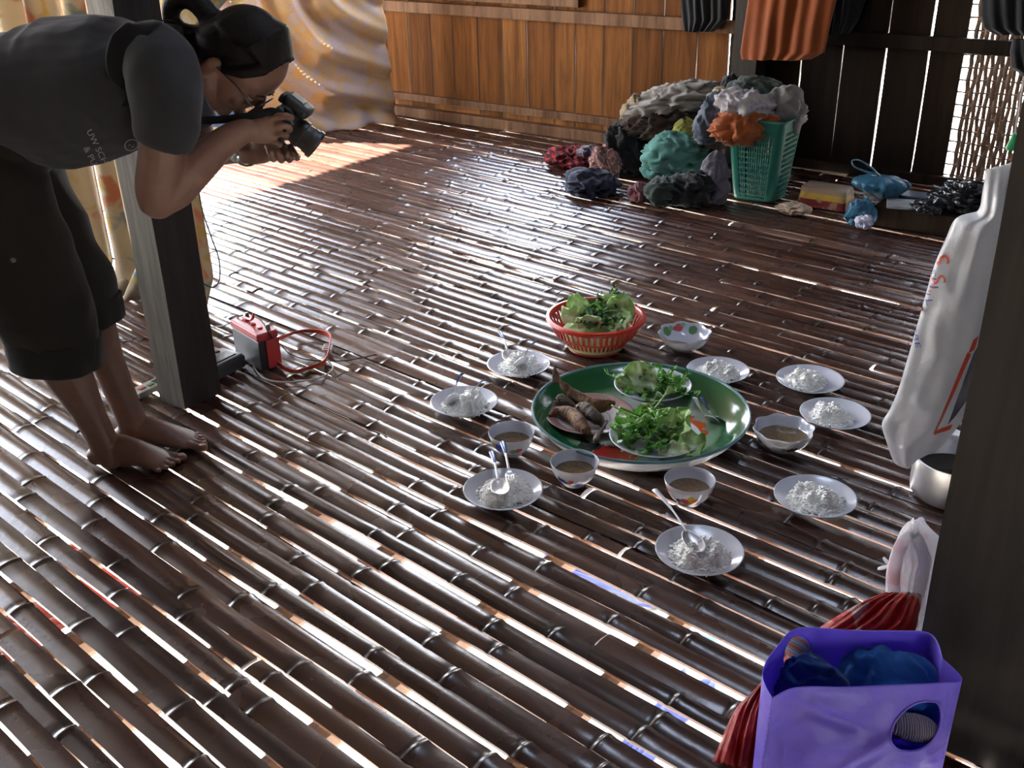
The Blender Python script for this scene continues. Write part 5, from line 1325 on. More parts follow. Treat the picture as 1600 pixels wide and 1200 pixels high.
hp_ = [PL(1404, 930, WO, WNm), PL(1400, 880, WO, WNm), PL(1412, 835, WO, WNm), PL(1430, 818, WO, WNm), PL(1443, 840, WO, WNm), PL(1444, 880, WO, WNm), PL(1432, 930, WO, WNm), PL(1424, 960, WO, WNm)]
mb.tube([q + n2 * .042 for q in smooth_path(hp_, 7)], .012, 10, flat=.35, side=n2.cross(Z3)); part('handle', mb, M_wb, wb, ang=None)
for (x, y) in ((1374, 884), (1382, 868)):
    mb = MB(); a = PL(1392, 880, WO, WNm) + n2 * .01; b_ = PL(x, y, WO, WNm) + n2 * .01; mb.tube([a, lerp(a, b_, .6), b_], [.004, .007, .005], 8, flat=.4, side=n2); part('knot_end', mb, M_wb, wb, ang=None)
# ---- red bag under the purple one
RO = P(1118, 1188, .012); vw_ = Vector((RO.x, RO.y, 0)).normalized(); RN = Z3 * .86 - vw_ * .5
rows = [((1380, 926), (1440, 930)), ((1330, 951), (1436, 958)), ((1270, 988), (1415, 998)), ((1218, 1036), (1285, 1040)), ((1180, 1078), (1216, 1086)), ((1148, 1110), (1210, 1122)), ((1130, 1148), (1205, 1162)), ((1113, 1190), (1202, 1216))]
mb, n3, s3 = bag_rows('r', '', rows, RO, RN, .07, None, (.006, 21, .005, 47), 8, 50, 6, crumple_amt=.012, floor_=.004)
def mat_rbag():
    a = NT('red_film'); v = a.co('Object'); f = a.ramp(a.noise(v, 13, 2, .4, .8), [(.60, 0), (.64, .8)])
    col = a.mix(f, (.46, .022, .018), (.42, .28, .24)); f2 = a.ramp(a.noise(v, 3.2, 2), [(.4, 0), (.6, 1)])
    col = a.mix(a.math('MULTIPLY', f2, .0), col, (.4, .02, .02)); a.col(col); a.set(Roughness=.2); a.bump(a.noise(v, 20, 5, .6, 1.6), .8, .015); a.translucent(.2, col); return a.m
rbag = thing('red_bag', 'shiny red plastic bag lying on the floor behind the purple bag', 'bag', RO); part('bag_body', mb, mat_rbag(), rbag, ang=None)
# ---- purple bag
M_pur = film('purple_film', (0.25, 0.17, 0.80), .36, .30, .05, bump=.18)
ZT = .235
def ptop(pl, z): return smooth_path([P(x, y, z) for x, y in pl], 10)
ft = ptop([(1207, 1090), (1243, 1074), (1313, 1073), (1390, 1070), (1463, 1067), (1494, 1066)], ZT)
bt_ = ptop([(1214, 1010), (1247, 981), (1333, 984), (1400, 986), (1455, 990), (1473, 1030)], ZT + .012)
PBC = (ft[len(ft) // 2] + bt_[len(bt_) // 2]) / 2; vw_ = Vector((PBC.x, PBC.y, 0)).normalized(); rt_ = Vector((vw_.y, -vw_.x, 0))
def at(path, u):
    q = u * (len(path) - 1); i = min(len(path) - 2, int(q)); return lerp(path[i], path[i + 1], q - i)
def crease(u, v):
    c = 0.0
    # diagonal sagging crease below the left top, and one under the handle hole
    dline = (v - .10) - (u - .18) * .55
    if .12 < u < .62: c += -.010 * math.exp(-(dline / .05) ** 2) * math.sin(PI * (u - .12) / .5)
    dl2 = (v - .50) + (u - .50) * 1.2
    c += .008 * math.exp(-(dl2 / .05) ** 2) * math.exp(-((u - .58) / .12) ** 2)
    return c + .006 * nz((u * 5, v * 5, 0), 1.0, 3) + .004 * (0.5 - abs(nz((u * 9, v * 9, 1), 1.0, 6)))
def pf(u, v):
    T = at(ft, u); B_ = Vector((T.x, T.y, 0)) - vw_ * .045 * math.sin(PI * u); B_.z = .006
    p = lerp(T, B_, v) - vw_ * (.020 * math.sin(PI * u) * math.sin(PI * min(1, v * 1.2)) + crease(u, v) * min(1, v * 8 + .15)) + rt_ * ((u - .5) * .012 * v)
    return p
def pb(u, v):
    T = at(bt_, u); B_ = Vector((T.x, T.y, .006)) - vw_ * .005
    return lerp(T, B_, v) + vw_ * (.012 * math.sin(PI * u) * math.sin(PI * v) + .004 * nz((u * 5, v * 5, 0), 1, 9))
def hole(u, v, cu, cv, ru, rv): return ((u - cu) / ru) ** 2 + ((v - cv) / rv) ** 2 > 1
pbag = thing('purple_bag', 'open purple plastic carrier bag with blue cloth inside, right front on the floor', 'bag', Vector((PBC.x, PBC.y, 0)))
mb = MB()
mb.grid(pf, 140, 96, keep=lambda u, v: hole(u, v, .762, .30, .125, .185))
mb.grid(pb, 110, 70, keep=lambda u, v: hole(u, v, .185, .19, .075, .13))
for (ea, eb) in ((0, 0), (1, 1)):
    mb.grid(lambda u, v, e=ea: lerp(pf(e, v), pb(e, v), u) - rt_ * ((1 if e else -1) * .018 * math.sin(PI * u) * (1 - v * .3)) * -1 - Z3 * (.006 * math.sin(PI * u) * (1 - v)), 24, 60)
mb.grid(lambda u, v: lerp(pf(u, 1), pb(u, 1), v), 40, 10)
bm = bmesh.new(); me = mb.mesh('t', [], None, False, recalc=False); bm.from_mesh(me); bmesh.ops.remove_doubles(bm, verts=bm.verts, dist=.0008); bmesh.ops.recalc_face_normals(bm, faces=bm.faces)
m2 = MB(); m2.add([v.co.copy() for v in bm.verts], [tuple(v.index for v in q.verts) for q in bm.faces]); bm.free(); bpy.data.meshes.remove(me)
part('bag_body', m2, M_pur, pbag, ang=None, solid=.0008)
# rolled lip round the handle hole
mb = MB(); mb.tube([pf(.762 + .125 * math.cos(2 * PI * i / 48), .30 + .185 * math.sin(2 * PI * i / 48)) for i in range(49)], .0022, 6, cap=False); part('handle_edge', mb, M_pur, pbag, ang=None)
mb = MB(); mb.tube([pb(.185 + .075 * math.cos(2 * PI * i / 40), .19 + .13 * math.sin(2 * PI * i / 40)) for i in range(41)], .0018, 6, cap=False); part('handle_edge', mb, M_pur, pbag, ang=None)
def heap(name, label, c, ax, ay, az, mat, seed, cat, sharp=.4, k=9.0, zmin=.008):
    def fn(d):
        q = Vector((d.x * ax.length, d.y * ay.length, d.z * az.length)) * k * 2.2 + Vector((seed * 3.3, seed, -seed * 2))
        w = Vector((noise.noise(q * .7), noise.noise(q * .7 + Vector((5, 1, 2))), noise.noise(q * .7 + Vector((1, 7, 3)))))
        return 1 + sharp * (.5 * (1 - 2 * abs(noise.noise(q + w))) + .22 * (1 - 2 * abs(noise.noise((q + w) * 2.4))) - .35)
    mb = MB(); mb.ell(c, ax, ay, az, 90, 60, fn=fn); mb.v = [(x, y, max(z, zmin)) for x, y, z in mb.v]
    return single(name, mb, mat, Vector((c.x, c.y, min(v[2] for v in mb.v))), label, cat, ang=None)
c_blue = cloth_mat('royal_blue_cloth', (0.010, 0.085, 0.32)); c_blue2 = cloth_mat('deep_blue_cloth', (0.008, 0.045, 0.19))
q = P(1395, 1042, .20); heap('blue_cloth', 'bright blue folded cloth at the right inside the purple bag', q + Z3 * -.055, rt_ * .085, vw_ * .036, Z3 * .085, c_blue, 61, 'cloth', .34)
q = P(1270, 1048, .20); heap('blue_cloth', 'darker blue cloth at the left inside the purple bag', q + Z3 * -.06 + rt_ * .004, rt_ * .060, vw_ * .034, Z3 * .085, c_blue2, 62, 'cloth', .34)
def mat_rib():
    a = NT('grey_ribbed_knit'); v = a.co('Object'); w = a.n('TexWave'); w.inputs['Scale'].default_value = 90; w.inputs['Distortion'].default_value = 1; a.l(v, w.inputs[0])
    a.col(a.ramp(w.outputs['Fac'], [(0.2, (.09, .08, .11)), (.8, (.24, .21, .27))])); a.set(Roughness=.9); a.bump(w.outputs['Fac'], .6, .003); return a.m
q = pf(.725, .43) + vw_ * .044; heap('knit_garment', 'grey ribbed knit showing through the handle hole of the purple bag', q, rt_ * .040, vw_ * .018, Z3 * .026, mat_rib(), 63, 'clothes', .15)
def mat_stripe():
    a = NT('striped_cloth'); v = a.co('Object'); w = a.n('TexWave'); w.inputs['Scale'].default_value = 30; w.inputs['Distortion'].default_value = 1.5; w.bands_direction = 'DIAGONAL'; a.l(v, w.inputs[0])
    a.col(a.ramp(w.outputs['Fac'], [(0.0, (.50, .12, .05)), (.35, (.55, .30, .2)), (.5, (.25, .42, .55)), (.75, (.12, .22, .38)), (1, (.5, .5, .5))])); a.set(Roughness=.6); return a.m
q = pb(.185, .22) + vw_ * .022; heap('striped_cloth', 'orange and blue striped wrapper seen through the back handle hole of the purple bag', q + rt_ * .008 - Z3 * .006, rt_ * .024, vw_ * .010, Z3 * .028, mat_stripe(), 64, 'wrapper', .12)
# ================================================================== THE PERSON BENDING OVER WITH A CAMERA
FO = (P(160, 712) + P(205, 682)) / 2
FD = (P(278, 724) - P(142, 708)); FD.z = 0; FD.normalize()
FD = Vector((math.cos(math.radians(-9)), math.sin(math.radians(-9)), 0)); LT = Vector((-FD.y, FD.x, 0))      # facing, and the person's left
def PP(px, py, lat=0.0):
    return PL(px, py, FO + LT * lat, LT)
def pr(rpx, p): return rpx * depth(p) / F
def chain(mb, pts, n=20, sub=6, rc=True, side=None):
    """pts: (px, py, lateral, radius in px, lateral radius in m)"""
    c = [PP(a[0], a[1], a[2]) for a in pts]; path = smooth_path(c, sub); k = len(pts) - 1; rad = []; fl = []
    ri = [pr(a[3], q) for a, q in zip(pts, c)]
    for i in range(len(path)):
        q = i / sub; j = min(k - 1, int(q)); t = q - j; t2 = t
        rl = lerp(pts[j][4], pts[j + 1][4], t2); rr = lerp(ri[j], ri[j + 1], t2); rad.append(rl); fl.append(rr / rl)
    mb.tube(path, rad, n, flat=fl, side=side if side is not None else LT, rc=rc); return path
person = thing('person', 'barefoot person in dark grey shirt and rolled trousers bending forward to photograph the food', 'person', Vector((FO.x, FO.y, 0)))
FRAME_P = FRAME[person.name]
def body_single(): pass
# ---- head frame
HC_ = PP(377, 97, 0.0)
def inpl(dx, dy):                                     # direction in the person's plane from a picture direction
    a = PP(383, 97); b = PP(383 + dx * 40, 97 + dy * 40); return (b - a).normalized()
hu = inpl(.843, -.537); hf = inpl(.537, .843)
hf = (hf - hu * hf.dot(hu)).normalized()
def hp3(u, f, l=0.0): return HC_ + hu * u + hf * f + LT * l
sk = MB()
sk.ell(hp3(.020, -.006), hu * .094, hf * .094, LT * .072, 32, 20)
sk.ell(hp3(-.030, .030), hu * .082, hf * .060, LT * .058, 32, 20)
sk.ell(hp3(.022, .052), hu * .045, hf * .036, LT * .055, 24, 16)
sk.ell(hp3(-.096, .060), hu * .021, hf * .020, LT * .023, 20, 14)
for s_ in (-1, 1):
    sk.tube([hp3(-.050, -.022, s_ * .050), hp3(-.075, .010, s_ * .046), hp3(-.096, .045, s_ * .022)], [.020, .020, .018], 14)
    sk.ell(hp3(-.040, .062, s_ * .034), hu * .022, hf * .020, LT * .020, 16, 12)                    # cheek
    sk.ell(hp3(-.036, -.022, s_ * .072), hu * .029, hf * .017, LT * .007, 20, 14)                  # ear
    sk.ell(hp3(-.058, -.018, s_ * .070), hu * .011, hf * .010, LT * .007, 14, 10)
    sk.ell(hp3(-.003, .0745, s_ * .031), hu * .0095, hf * .0105, LT * .0145, 14, 10); sk.ell(hp3(-.021, .074, s_ * .031), hu * .0075, hf * .009, LT * .014, 14, 10)   # eyelids
    sk.ell(hp3(.006, .082, s_ * .026), hu * .006, hf * .010, LT * .020, 14, 10)                    # brow
    sk.ell(hp3(-.044, .104, s_ * .010), hu * .007, hf * .008, LT * .007, 12, 8)                    # nostril
sk.tube([hp3(.000, .086), hp3(-.020, .098), hp3(-.040, .112)], [.008, .009, .0115], 14)              # nose
sk.ell(hp3(-.064, .090), hu * .0055, hf * .008, LT * .022, 16, 10); sk.ell(hp3(-.074, .088), hu * .0055, hf * .008, LT * .019, 16, 10)
# neck and trunk
chain(sk, [(255, 95, 0, 45, .085), (292, 98, 0, 38, .062), (325, 100, 0, 36, .056), (352, 98, 0, 36, .055)])
chain(sk, [(-30, 250, 0, 74, .140), (30, 190, 0, 70, .13), (110, 145, 0, 86, .135), (190, 122, 0, 85, .155), (245, 105, 0, 62, .150), (275, 98, 0, 40, .09)], n=28)
# legs
LN_ = (P(160, 728) - FO).dot(LT) - .004; LF_ = (P(203, 697) - FO).dot(LT)
for s_, pts in ((-1, [(-25, 270, -.085, 72, .085), (25, 390, -.09, 62, .075), (70, 490, -.085, 46, .056), (84, 535, -.078, 42, .052), (104, 580, lerp(-.078, LN_, .5), 40, .050), (121, 612, lerp(-.078, LN_, .75), 34, .042), (138, 645, LN_, 27, .034), (154, 676, LN_, 25, .031), (166, 700, LN_, 25, .031), (174, 716, LN_, 21, .028)]),
                (1, [(10, 260, .085, 68, .085), (78, 370, .08, 56, .072), (132, 470, .070, 40, .052), (150, 515, .066, 33, .046), (166, 560, lerp(.066, LF_, .5), 27, .040), (184, 605, lerp(.066, LF_, .8), 25, .035), (199, 640, LF_, 24, .031), (210, 668, LF_, 24, .031), (218, 684, LF_, 20, .028)])):
    chain(sk, pts, n=22)
def foot(mb, heel, ang, inner, L=.250):
    d = Vector((math.cos(ang), math.sin(ang), 0)); s_ = Vector((-d.y, d.x, 0)) * inner                # s_ points to the big toe side
    k = L / .25
    def q(x, y, z): return heel + d * x * k + s_ * y * k + Vector((0, 0, z + ZF - .001))
    secs = [(.012, 0, .028, .024, .026), (.030, 0, .036, .031, .035), (.060, .001, .046, .031, .045), (.095, .003, .044, .032, .043), (.130, .005, .036, .036, .035), (.160, .004, .028, .041, .027), (.186, .002, .021, .044, .020), (.202, .000, .016, .042, .0155)]
    mb.tube([q(a, b, c) for a, b, c, w, h in secs], [w for a, b, c, w, h in secs], 22, flat=[h / w for a, b, c, w, h in secs], side=s_)
    mb.ell(q(.052, .026, .072), Vector((.013, 0, 0)), Vector((0, .011, 0)), Z3 * .013, 12, 10); mb.ell(q(.048, -.027, .066), Vector((.012, 0, 0)), Vector((0, .010, 0)), Z3 * .012, 12, 10)
    nails = []
    for (y0, y1, x0, x1, r) in ((.030, .033, .185, .250, .0118), (.0105, .0105, .190, .246, .0074), (-.0065, -.008, .188, .237, .0070), (-.0225, -.026, .182, .225, .0066), (-.036, -.0425, .170, .210, .0064)):
        mb.tube([q(x0, y0, .017), q(lerp(x0, x1, .45), lerp(y0, y1, .5), .018 if r < .01 else .017), q(lerp(x0, x1, .8), y1, .0105), q(x1, y1, .0105)], [r * 1.0, r * .88, r * .95, r * .92], 12, flat=.95, side=s_)
        nails.append((q(x1 - .002, y1, .0105 + r * .78), d, s_, r))
    return nails
hn = P(137, 726); hfar = P(188, 694)
an = math.radians(-9)
NL = []
NL += foot(sk, P(148, 728), math.atan2((P(281, 731) - P(148, 728)).y, (P(281, 731) - P(148, 728)).x), 1, (P(281, 731) - P(148, 728)).length)
NL += foot(sk, P(187, 697), math.atan2((P(326, 697) - P(187, 697)).y, (P(326, 697) - P(187, 697)).x), -1, (P(326, 697) - P(187, 697)).length)
# arms
chain(sk, [(250, 95, -.14, 42, .050), (256, 170, -.185, 38, .048), (254, 235, -.200, 37, .047), (247, 290, -.200, 36, .044), (246, 312, -.195, 31, .042)], n=20)
chain(sk, [(247, 312, -.195, 28, .040), (272, 294, -.180, 33, .042), (305, 262, -.155, 30, .040), (345, 226, -.120, 24, .033), (378, 205, -.095, 20, .026), (392, 202, -.088, 19, .022)], n=20)
chain(sk, [(262, 95, .14, 42, .050), (285, 170, .180, 37, .048), (306, 225, .190, 34, .046), (312, 246, .18, 29, .040)], n=18)
chain(sk, [(310, 244, .18, 27, .040), (330, 234, .15, 28, .038), (358, 233, .10, 23, .032), (384, 238, .055, 18, .026), (400, 240, .035, 17, .022)], n=18)
# near hand on the grip
chain(sk, [(386, 204, -.088, 18, .017), (404, 202, -.083, 23, .017), (420, 203, -.077, 22, .015), (430, 205, -.074, 19, .012)], n=18)
def fin(pts, r, r2=None):
    c = [PP(*q) for q in pts]; path = smooth_path(c, 5); k = len(path)
    sk.tube(path, [lerp(r, r2 or r * .8, i / (k - 1)) * (1 + .07 * math.cos(i * PI / 2.5)) for i in range(k)], 12)
fin([(420, 188, -.078), (434, 182, -.078), (447, 181, -.078), (456, 184, -.064)], .0085)
fin([(424, 198, -.078), (440, 196, -.081), (450, 199, -.078), (453, 203, -.062)], .0085)
fin([(424, 209, -.077), (438, 209, -.081), (447, 212, -.078), (447, 215, -.062)], .0082)
fin([(420, 219, -.076), (430, 222, -.078), (437, 225, -.075), (437, 227, -.060)], .0072)
fin([(398, 192, -.070), (410, 178, -.052), (424, 176, -.040), (434, 180, -.030)], .0100)                  # thumb behind the body
# far hand under the lens
chain(sk, [(396, 240, .038, 16, .017), (408, 238, .026, 18, .020), (422, 234, .016, 16, .022), (438, 230, .012, 13, .020)], n=18)
for k, (x, yb) in enumerate(((423, 249), (435.5, 250.5), (448, 250), (460, 247))):
    fin([(x - 4, 228, -.004 + .004 * k), (x - 1, 238, -.020), (x + 2, yb - 4, -.018), (x + 4, yb, -.002), (x + 5, yb - 3, .016)], .0080 - .0005 * (k == 3), .0072)
fin([(400, 232, .030), (412, 224, .044), (428, 220, .044), (440, 222, .038)], .0098)                       # thumb on the far side
M_skin = NT('skin')
_f = M_skin.noise(M_skin.co(), 24, 4); M_skin.col(M_skin.ramp(_f, [(.3, (.135, .064, .042)), (.7, (.175, .087, .058))])); M_skin.set(Roughness=.5); M_skin.b.inputs['Subsurface Weight'].default_value = .08; M_skin.b.inputs['Subsurface Radius'].default_value = (.02, .008, .004)
M_skin.bump(M_skin.noise(M_skin.co(), 300, 3), .08, .001); M_skin = M_skin.m
body = remesh_mesh(sk, .0029, 3, .5)
body.v = [(x, y, max(z, ZF - .001)) for x, y, z in body.v]
part('body', body, M_skin, person, ang=None)
M_nail = plain('nail', (.46, .27, .22), .3, var=.05)
mb = MB()
for (c, d, s_, r) in NL: mb.ell(c - d * r * .2, d * r * .75, s_ * r * .65, Z3 * .0018, 12, 8)
part('toenails', mb, M_nail, person)
# ---- eyes
for s_ in (-1, 1):
    mb = MB(); mb.ell(hp3(-.012, .0725, s_ * .031), hu * .0100, hf * .0100, LT * .0115, 18, 12); e_ = part('eye', mb, plain('eye_white', (.55, .52, .48), .2, var=0), person)
    mb = MB(); mb.ell(hp3(-.0125, .0795, s_ * .031), hu * .0045, hf * .0035, LT * .0048, 14, 10); part('iris', mb, M_eye, e_)
    mb = MB(); mb.tube([hp3(.011, .088, s_ * .014), hp3(.015, .088, s_ * .030), hp3(.009, .078, s_ * .046)], [.0026, .0032, .0018], 8, flat=.6); part('eyebrow', mb, plain('dark_hair', (.010, .008, .007), .45, var=.3, scale=60), person)
# ---- hair: cap, gathered at the back and looped into a bun
M_hair = NT('black_hair'); v_ = M_hair.co('Object', (1, 1, 1)); w_ = M_hair.noise(v_, 160, 3, .6, .4); M_hair.col(M_hair.ramp(w_, [(.3, (.004, .0034, .0034)), (.7, (.010, .008, .0075))])); M_hair.set(Roughness=.62); M_hair.b.inputs['Specular IOR Level'].default_value = .12; M_hair.bump(w_, .4, .003); M_hair = M_hair.m
hm = MB()
hm.ell(hp3(.030, -.018), hu * .091, hf * .091, LT * .080, 40, 26)
hm.ell(hp3(-.004, -.050), hu * .074, hf * .062, LT * .074, 32, 20)
for s_ in (-1, 1): hm.tube([hp3(.060, .038, s_ * .060), hp3(.020, .022, s_ * .075), hp3(-.012, .000, s_ * .077)], [.016, .014, .008], 12)
for k in range(26):                                  # combed strands
    th = -1.3 + 2.6 * k / 25
    hm.tube([hp3(.060 + .040 * math.cos(th), .050, .070 * math.sin(th)), hp3(.100 * math.cos(th * .9) + .030, -.010, .083 * math.sin(th)), hp3(.070 * math.cos(th) + .010, -.085, .060 * math.sin(th)), hp3(.00, -.105, .02 * math.sin(th))], [.004, .006, .006, .005], 7)
chain(hm, [(342, 50, 0, 22, .035), (325, 22, 0, 18, .030), (308, 4, 0, 17, .028), (288, -4, 0, 17, .028), (270, 8, 0, 15, .026), (268, 28, 0, 13, .022), (280, 42, 0, 10, .018)], n=16)
chain(hm, [(350, 62, 0, 20, .036), (330, 52, 0, 13, .03), (305, 50, 0, 11, .025), (284, 46, 0, 9, .02)], n=14)
hr = remesh_mesh(hm, .0042, 3, .4)
hair = part('hair', hr, M_hair, person, ang=None)
mb = MB(); mb.tube([PP(318 + 13 * math.cos(a), 16 + 13 * math.sin(a), 0) for a in (2.4, 2.0, 1.6)], .003, 6)
# ---- glasses
M_frame = plain('dark_glasses_frame', (.02, .018, .018), .3, .4, var=0)
gl = MB()
for s_ in (-1, 1):
    gl.tube([hp3(-.020, -.012, s_ * .079), hp3(-.006, .040, s_ * .076), hp3(-.006, .092, s_ * .066)], .0016, 8)
    gl.tube([hp3(-.018 + .019 * math.sin(a), .098 - .006 * abs(math.cos(a)) * 0, s_ * .034 + .026 * math.cos(a)) for a in [2 * PI * i / 28 for i in range(29)]], .0015, 8, cap=False)
gl.tube([hp3(-.012, .098, -.009), hp3(-.008, .102, 0), hp3(-.012, .098, .009)], .0015, 8)
gg = part('glasses', gl, M_frame, person)
M_glass = NT('spectacle_lens'); M_glass.b.inputs['Transmission Weight'].default_value = 1; M_glass.set(Roughness=.0, IOR=1.2); M_glass = M_glass.m
for s_ in (-1, 1):
    mb = MB(); mb.grid(lambda u, v: hp3(-.018 + .0185 * v * math.sin(2 * PI * u), .098, s_ * .034 + .0255 * v * math.cos(2 * PI * u)), 28, 3, cu=True); part('lens', mb, M_glass, gg, solid=.0012)
# ---- clothes
def wrinkle(mb, amp, sc, seed, stretch=(1, 1, 1)):
    me = mb.mesh('t', [], None, True, None); ns = [v.normal.copy() for v in me.vertices]
    mb.v = [tuple(Vector(v) + n * (amp * (0.5 - abs(noise.noise(Vector((v[0] * stretch[0], v[1] * stretch[1], v[2] * stretch[2])) * sc + Vector((seed, seed, 0))))) * 2 + amp * .5 * noise.noise(Vector(v) * sc * 2.3))) for v, n in zip(mb.v, ns)]
    bpy.data.meshes.remove(me); return mb
sh = MB()
chain(sh, [(-70, 165, 0, 66, .150), (-5, 137, 0, 73, .165), (40, 142, 0, 96, .172), (88, 148, 0, 112, .176), (150, 138, 0, 108, .180), (208, 124, 0, 95, .186), (245, 105, 0, 72, .170), (272, 88, 0, 50, .110), (288, 90, 0, 44, .078)], n=32, rc=False)
chain(sh, [(238, 88, -.120, 56, .075), (254, 110, -.165, 56, .075), (260, 160, -.190, 55, .070), (258, 205, -.198, 49, .064), (255, 224, -.200, 44, .060)], n=26, rc=False)
chain(sh, [(252, 88, .120, 54, .075), (272, 120, .170, 52, .072), (288, 175, .185, 46, .066), (298, 200, .19, 42, .060)], n=26, rc=False)
sm_ = wrinkle(remesh_mesh(sh, .0052, 7, .5), .0045, 9, 2.0)
M_shirt = cloth_mat('dark_grey_cotton', (0.022, 0.022, 0.025), weave=1400, sheen=.1); M_pant = cloth_mat('dark_olive_cotton', (0.0135, 0.0122, 0.0095), weave=1200, sheen=.1)
shirt = part('shirt', sm_, M_shirt, person, ang=None)
SBV = BVHTree.FromPolygons([Vector(v) for v in sm_.v], sm_.f)
pt = MB()
chain(pt, [(-40, 225, -.060, 70, .125), (-15, 300, -.088, 92, .120), (22, 390, -.092, 88, .112), (58, 470, -.088, 80, .104), (80, 525, -.082, 71, .096), (86, 552, -.078, 67, .092)], n=28, rc=False)
chain(pt, [(-10, 215, .060, 66, .125), (22, 290, .082, 80, .118), (78, 380, .080, 66, .106), (118, 445, .072, 58, .095), (140, 488, .066, 48, .086)], n=28, rc=False)
chain(pt, [(-60, 220, 0, 80, .165), (0, 232, 0, 60, .165), (40, 222, 0, 50, .150)], n=28)
tm_ = wrinkle(remesh_mesh(pt, .0060, 6, .5), .0070, 7, 5.0)
tro = part('trousers', tm_, M_pant, person, ang=None)
def cuff(pts, n=40):
    mb = MB(); c = [PP(a[0], a[1], a[2]) for a in pts]; ax = (c[1] - c[0]).normalized(); L_ = (c[1] - c[0]).length
    f_ = (LT.cross(ax)).normalized(); r0, r1 = pr(pts[0][3], c[0]), pr(pts[1][3], c[1])
    prof = [(.90, 0.02), (.985, 0), (1.02, .06), (1.03, .5), (1.02, .94), (.99, 1.0), (.95, .98), (.93, .5), (.92, .1)]
    def fn(u, v):
        i = min(len(prof) - 1, int(round(v * (len(prof) - 1)))); k_, t = prof[i]; th = 2 * PI * u; w = 1 + .02 * math.sin(5 * th + 1) + .012 * math.sin(11 * th)
        return lerp(c[0], c[1], t) + (LT * lerp(pts[0][4], pts[1][4], t) * math.cos(th) + f_ * lerp(r0, r1, t) * math.sin(th)) * k_ * w
    mb.grid(fn, 64, len(prof) - 1, cu=True); return mb
part('cuff', cuff([(80, 520, -.082, 73, .100), (88, 568, -.078, 70, .097)]), M_pant, tro, ang=None)
part('cuff', cuff([(134, 470, .070, 52, .092), (147, 508, .064, 46, .088)]), M_pant, tro, ang=None)
mb = MB(); q = PP(18, 408, -.20); h_ = BVHTree.FromPolygons([Vector(v) for v in tm_.v], tm_.f).ray_cast(q - LT * .2, LT)
if h_[0] is not None: mb.lathe([(0, 0), (.006, 0), (.0055, .0025), (0, .003)], 16); R_ = Vector((0, 0, 1)).rotation_difference(h_[1]).to_matrix(); mb.v = [tuple(h_[0] + R_ @ Vector(v)) for v in mb.v]; part('button', mb, plain('olive_button', (.10, .09, .06), .4), tro)
# writing on the shirt
M_print = plain('pale_shirt_print', (0.30, 0.28, 0.29), .7, var=.1)
def on_shirt(vs, fs, px, py, k, ang, centre=False):
    """letters laid on the cloth, starting at a picture point, k picture pixels per unit"""
    mb = MB(); ca, sa = math.cos(ang), math.sin(ang); out = []; x0 = 0 if centre else min(v.x for v in vs)
    for v in vs:
        x, y = (v.x - x0) * k, v.y * k
        d_ = ray(px + x * ca + y * sa, py + x * sa - y * ca).normalized(); h2 = SBV.ray_cast(EYE, d_)
        out.append(h2[0] + h2[1] * .0015 * (1 if h2[1].dot(d_) < 0 else -1) if h2[0] is not None else None)
    good = [i for i, v in enumerate(out) if v is not None]; mp_ = {i: k_ for k_, i in enumerate(good)}
    mb.add([out[i] for i in good], [tuple(mp_[i] for i in f) for f in fs if all(i in mp_ for i in f)]); return mb
for (txt, px, py) in (('UW SCHOOL', 139, 203), ('& PUBLIC', 134, 229)):
    vs, fs = text_mb(txt, 1.0); vs = [Vector((v.x * 1.12, v.y, 0)) for v in vs]
    part('shirt_print', on_shirt(vs, fs, px, py, 13.5, math.radians(64)), M_print, shirt, ang=None, recalc=False)
ring = MB(); ring.grid(lambda u, v: (math.cos(2 * PI * u) * lerp(.86, 1, v), math.sin(2 * PI * u) * lerp(.7, .84, v), 0), 40, 1, cu=True)
ring.grid(lambda u, v: (-.45 + .9 * u, .25 * math.sin(u * 7) + .10 * (v - .5) - .05, 0), 12, 1)
part('shirt_emblem', on_shirt([Vector(v) for v in ring.v], ring.f, 205, 226, 11, -.3, True), M_print, shirt, ang=None, recalc=False)
# wristwatch on the far wrist
wc = PP(386, 240, .050); wd_ = (PP(400, 241, .035) - PP(372, 238, .075)).normalized(); u_ = Z3 - wd_ * wd_.z; u_.normalize(); v2 = wd_.cross(u_)
mb = MB(); mb.tube([wc + (u_ * math.cos(a) * .0275 + v2 * math.sin(a) * .031) for a in [2 * PI * i / 36 for i in range(37)]], .0085, 8, flat=.35, side=wd_, cap=False)
wt = part('wristwatch', mb, plain('steel_bracelet', (.40, .39, .38), .3, .8, var=.3, scale=80), person)
mb = MB(); dv_ = v2 if v2.dot(-wc) > 0 else -v2; R_ = Z3.rotation_difference(dv_).to_matrix(); mb.lathe([(0, 0), (.015, 0), (.016, .003), (.014, .007), (0, .0072)], 24); mb.v = [tuple(wc + dv_ * .031 + R_ @ Vector(v)) for v in mb.v]; part('watch_case', mb, plain('watch_case_steel', (.45, .44, .42), .25, .8, var=.1), wt)
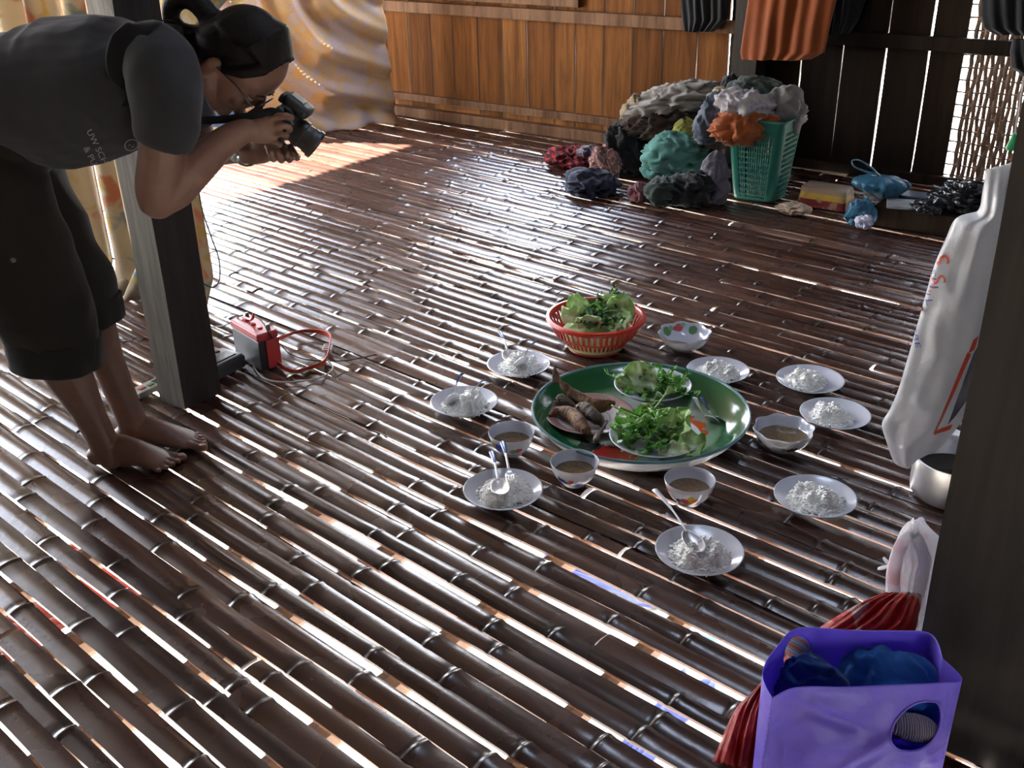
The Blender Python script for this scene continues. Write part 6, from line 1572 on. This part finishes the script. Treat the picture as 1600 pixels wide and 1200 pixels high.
# ---- the photo camera in the hands
CC = PP(446, 186, -.005); ce = inpl(.79, .615); cu_ = inpl(.615, -.79); cu_ = (cu_ - ce * cu_.dot(ce)).normalized()
camt = thing('photo_camera', 'black reflex camera held to the eye of the bending person', 'camera', CC)
M_cam = plain('camera_black', (0.008, 0.008, 0.009), .5, var=.2, bump=.3, bscale=500); M_lensb = plain('lens_rubber', (0.022, 0.019, 0.018), .5, var=.15)
def cb(e0, e1, u0, u1, l0, l1, name, mat, par, bev, seg=3):
    mb = MB(); mb.box(CC + ce * (e0 + e1) / 2 + cu_ * (u0 + u1) / 2 + LT * (l0 + l1) / 2, ce * (e1 - e0) / 2, cu_ * (u1 - u0) / 2, LT * (l1 - l0) / 2); o = part(name, mb, mat, par, smooth=True, ang=35); b_ = o.modifiers.new('b', 'BEVEL'); b_.width = bev; b_.segments = seg; return o
bd = cb(-.022, .020, -.046, .036, -.056, .066, 'camera_body', M_cam, camt, .010)
cb(-.012, .032, -.050, .026, -.062, -.040, 'grip', M_cam, camt, .011)
cb(-.026, .040, .030, .058, -.026, .028, 'flash_hump', M_cam, camt, .010)
cb(-.034, -.020, .030, .050, -.020, .022, 'viewfinder', plain('eyecup_rubber', (.01, .01, .01), .7), camt, .005)
cb(-.016, .018, .056, .060, -.012, .014, 'hot_shoe', plain('hot_shoe_metal', (.12, .15, .14), .35, .6), camt, .001, 1)
def lensprof(pr_, name, mat):
    mb = MB(); mb.lathe(pr_, 48); R_ = Matrix((LT, cu_, ce)).transposed(); o_ = CC + cu_ * -.006 + LT * .004
    mb.v = [tuple(o_ + R_ @ Vector(v)) for v in mb.v]; return part(name, mb, mat, camt)
lensprof([(0, .015), (.031, .015), (.032, .022), (.0305, .024), (.0305, .036), (.032, .038), (.032, .052), (.0295, .054), (.0295, .066), (.031, .068), (.031, .078), (.034, .079), (.034, .088), (.0305, .088), (.028, .080), (0, .078)], 'lens_barrel', M_lensb)
mb = MB(); mb.ell(CC + cu_ * -.006 + LT * .004 + ce * .079, LT * .027, cu_ * .027, ce * .004, 24, 10); part('front_glass', mb, plain('coated_glass', (.01, .01, .02), .05, var=0), camt)
mb = MB(); mb.lathe([(0, 0), (.009, 0), (.009, .006), (0, .006)], 20); R_ = Matrix((LT, ce, cu_)).transposed(); mb.v = [tuple(CC + cu_ * .036 + LT * -.045 + ce * .002 + R_ @ Vector(v)) for v in mb.v]; part('mode_dial', mb, M_cam, camt)
sp_ = smooth_path([CC - LT * .066 + cu_ * .024, PP(425, 174, -.082), PP(400, 180, -.092), PP(372, 184, -.10), PP(345, 187, -.105), PP(318, 188, -.12), PP(300, 187, -.14)], 6)
mb = MB(); mb.tube(sp_, [.0030] + [.0085] * (len(sp_) - 2) + [.0085], 10, flat=.22, side=Z3); part('strap', mb, plain('black_strap', (.006, .006, .007), .8, var=.1, spec=.15), camt, ang=None)
# broad black strap over the near shoulder
mb = MB(); pth = []
for (x, y) in ((262, 32), (240, 33), (222, 40), (208, 56), (200, 78), (197, 102), (199, 126), (206, 148), (214, 160)):
    q = PP(x, y, -.18); h2 = SBV.ray_cast(q - LT * .35, LT); pth.append((h2[0] - LT * .004) if h2[0] is not None else PP(x, y, -.06))
pth = smooth_path(pth, 5); mb.tube(pth, [.010 + .024 * math.sin(PI * min(1, i / (len(pth) - 1) * .8 + .12)) for i in range(len(pth))], 12, flat=.09, side=FD)
part('shoulder_strap', mb, plain('black_strap', (.006, .006, .007), .8, var=.1, spec=.15), person, ang=None)
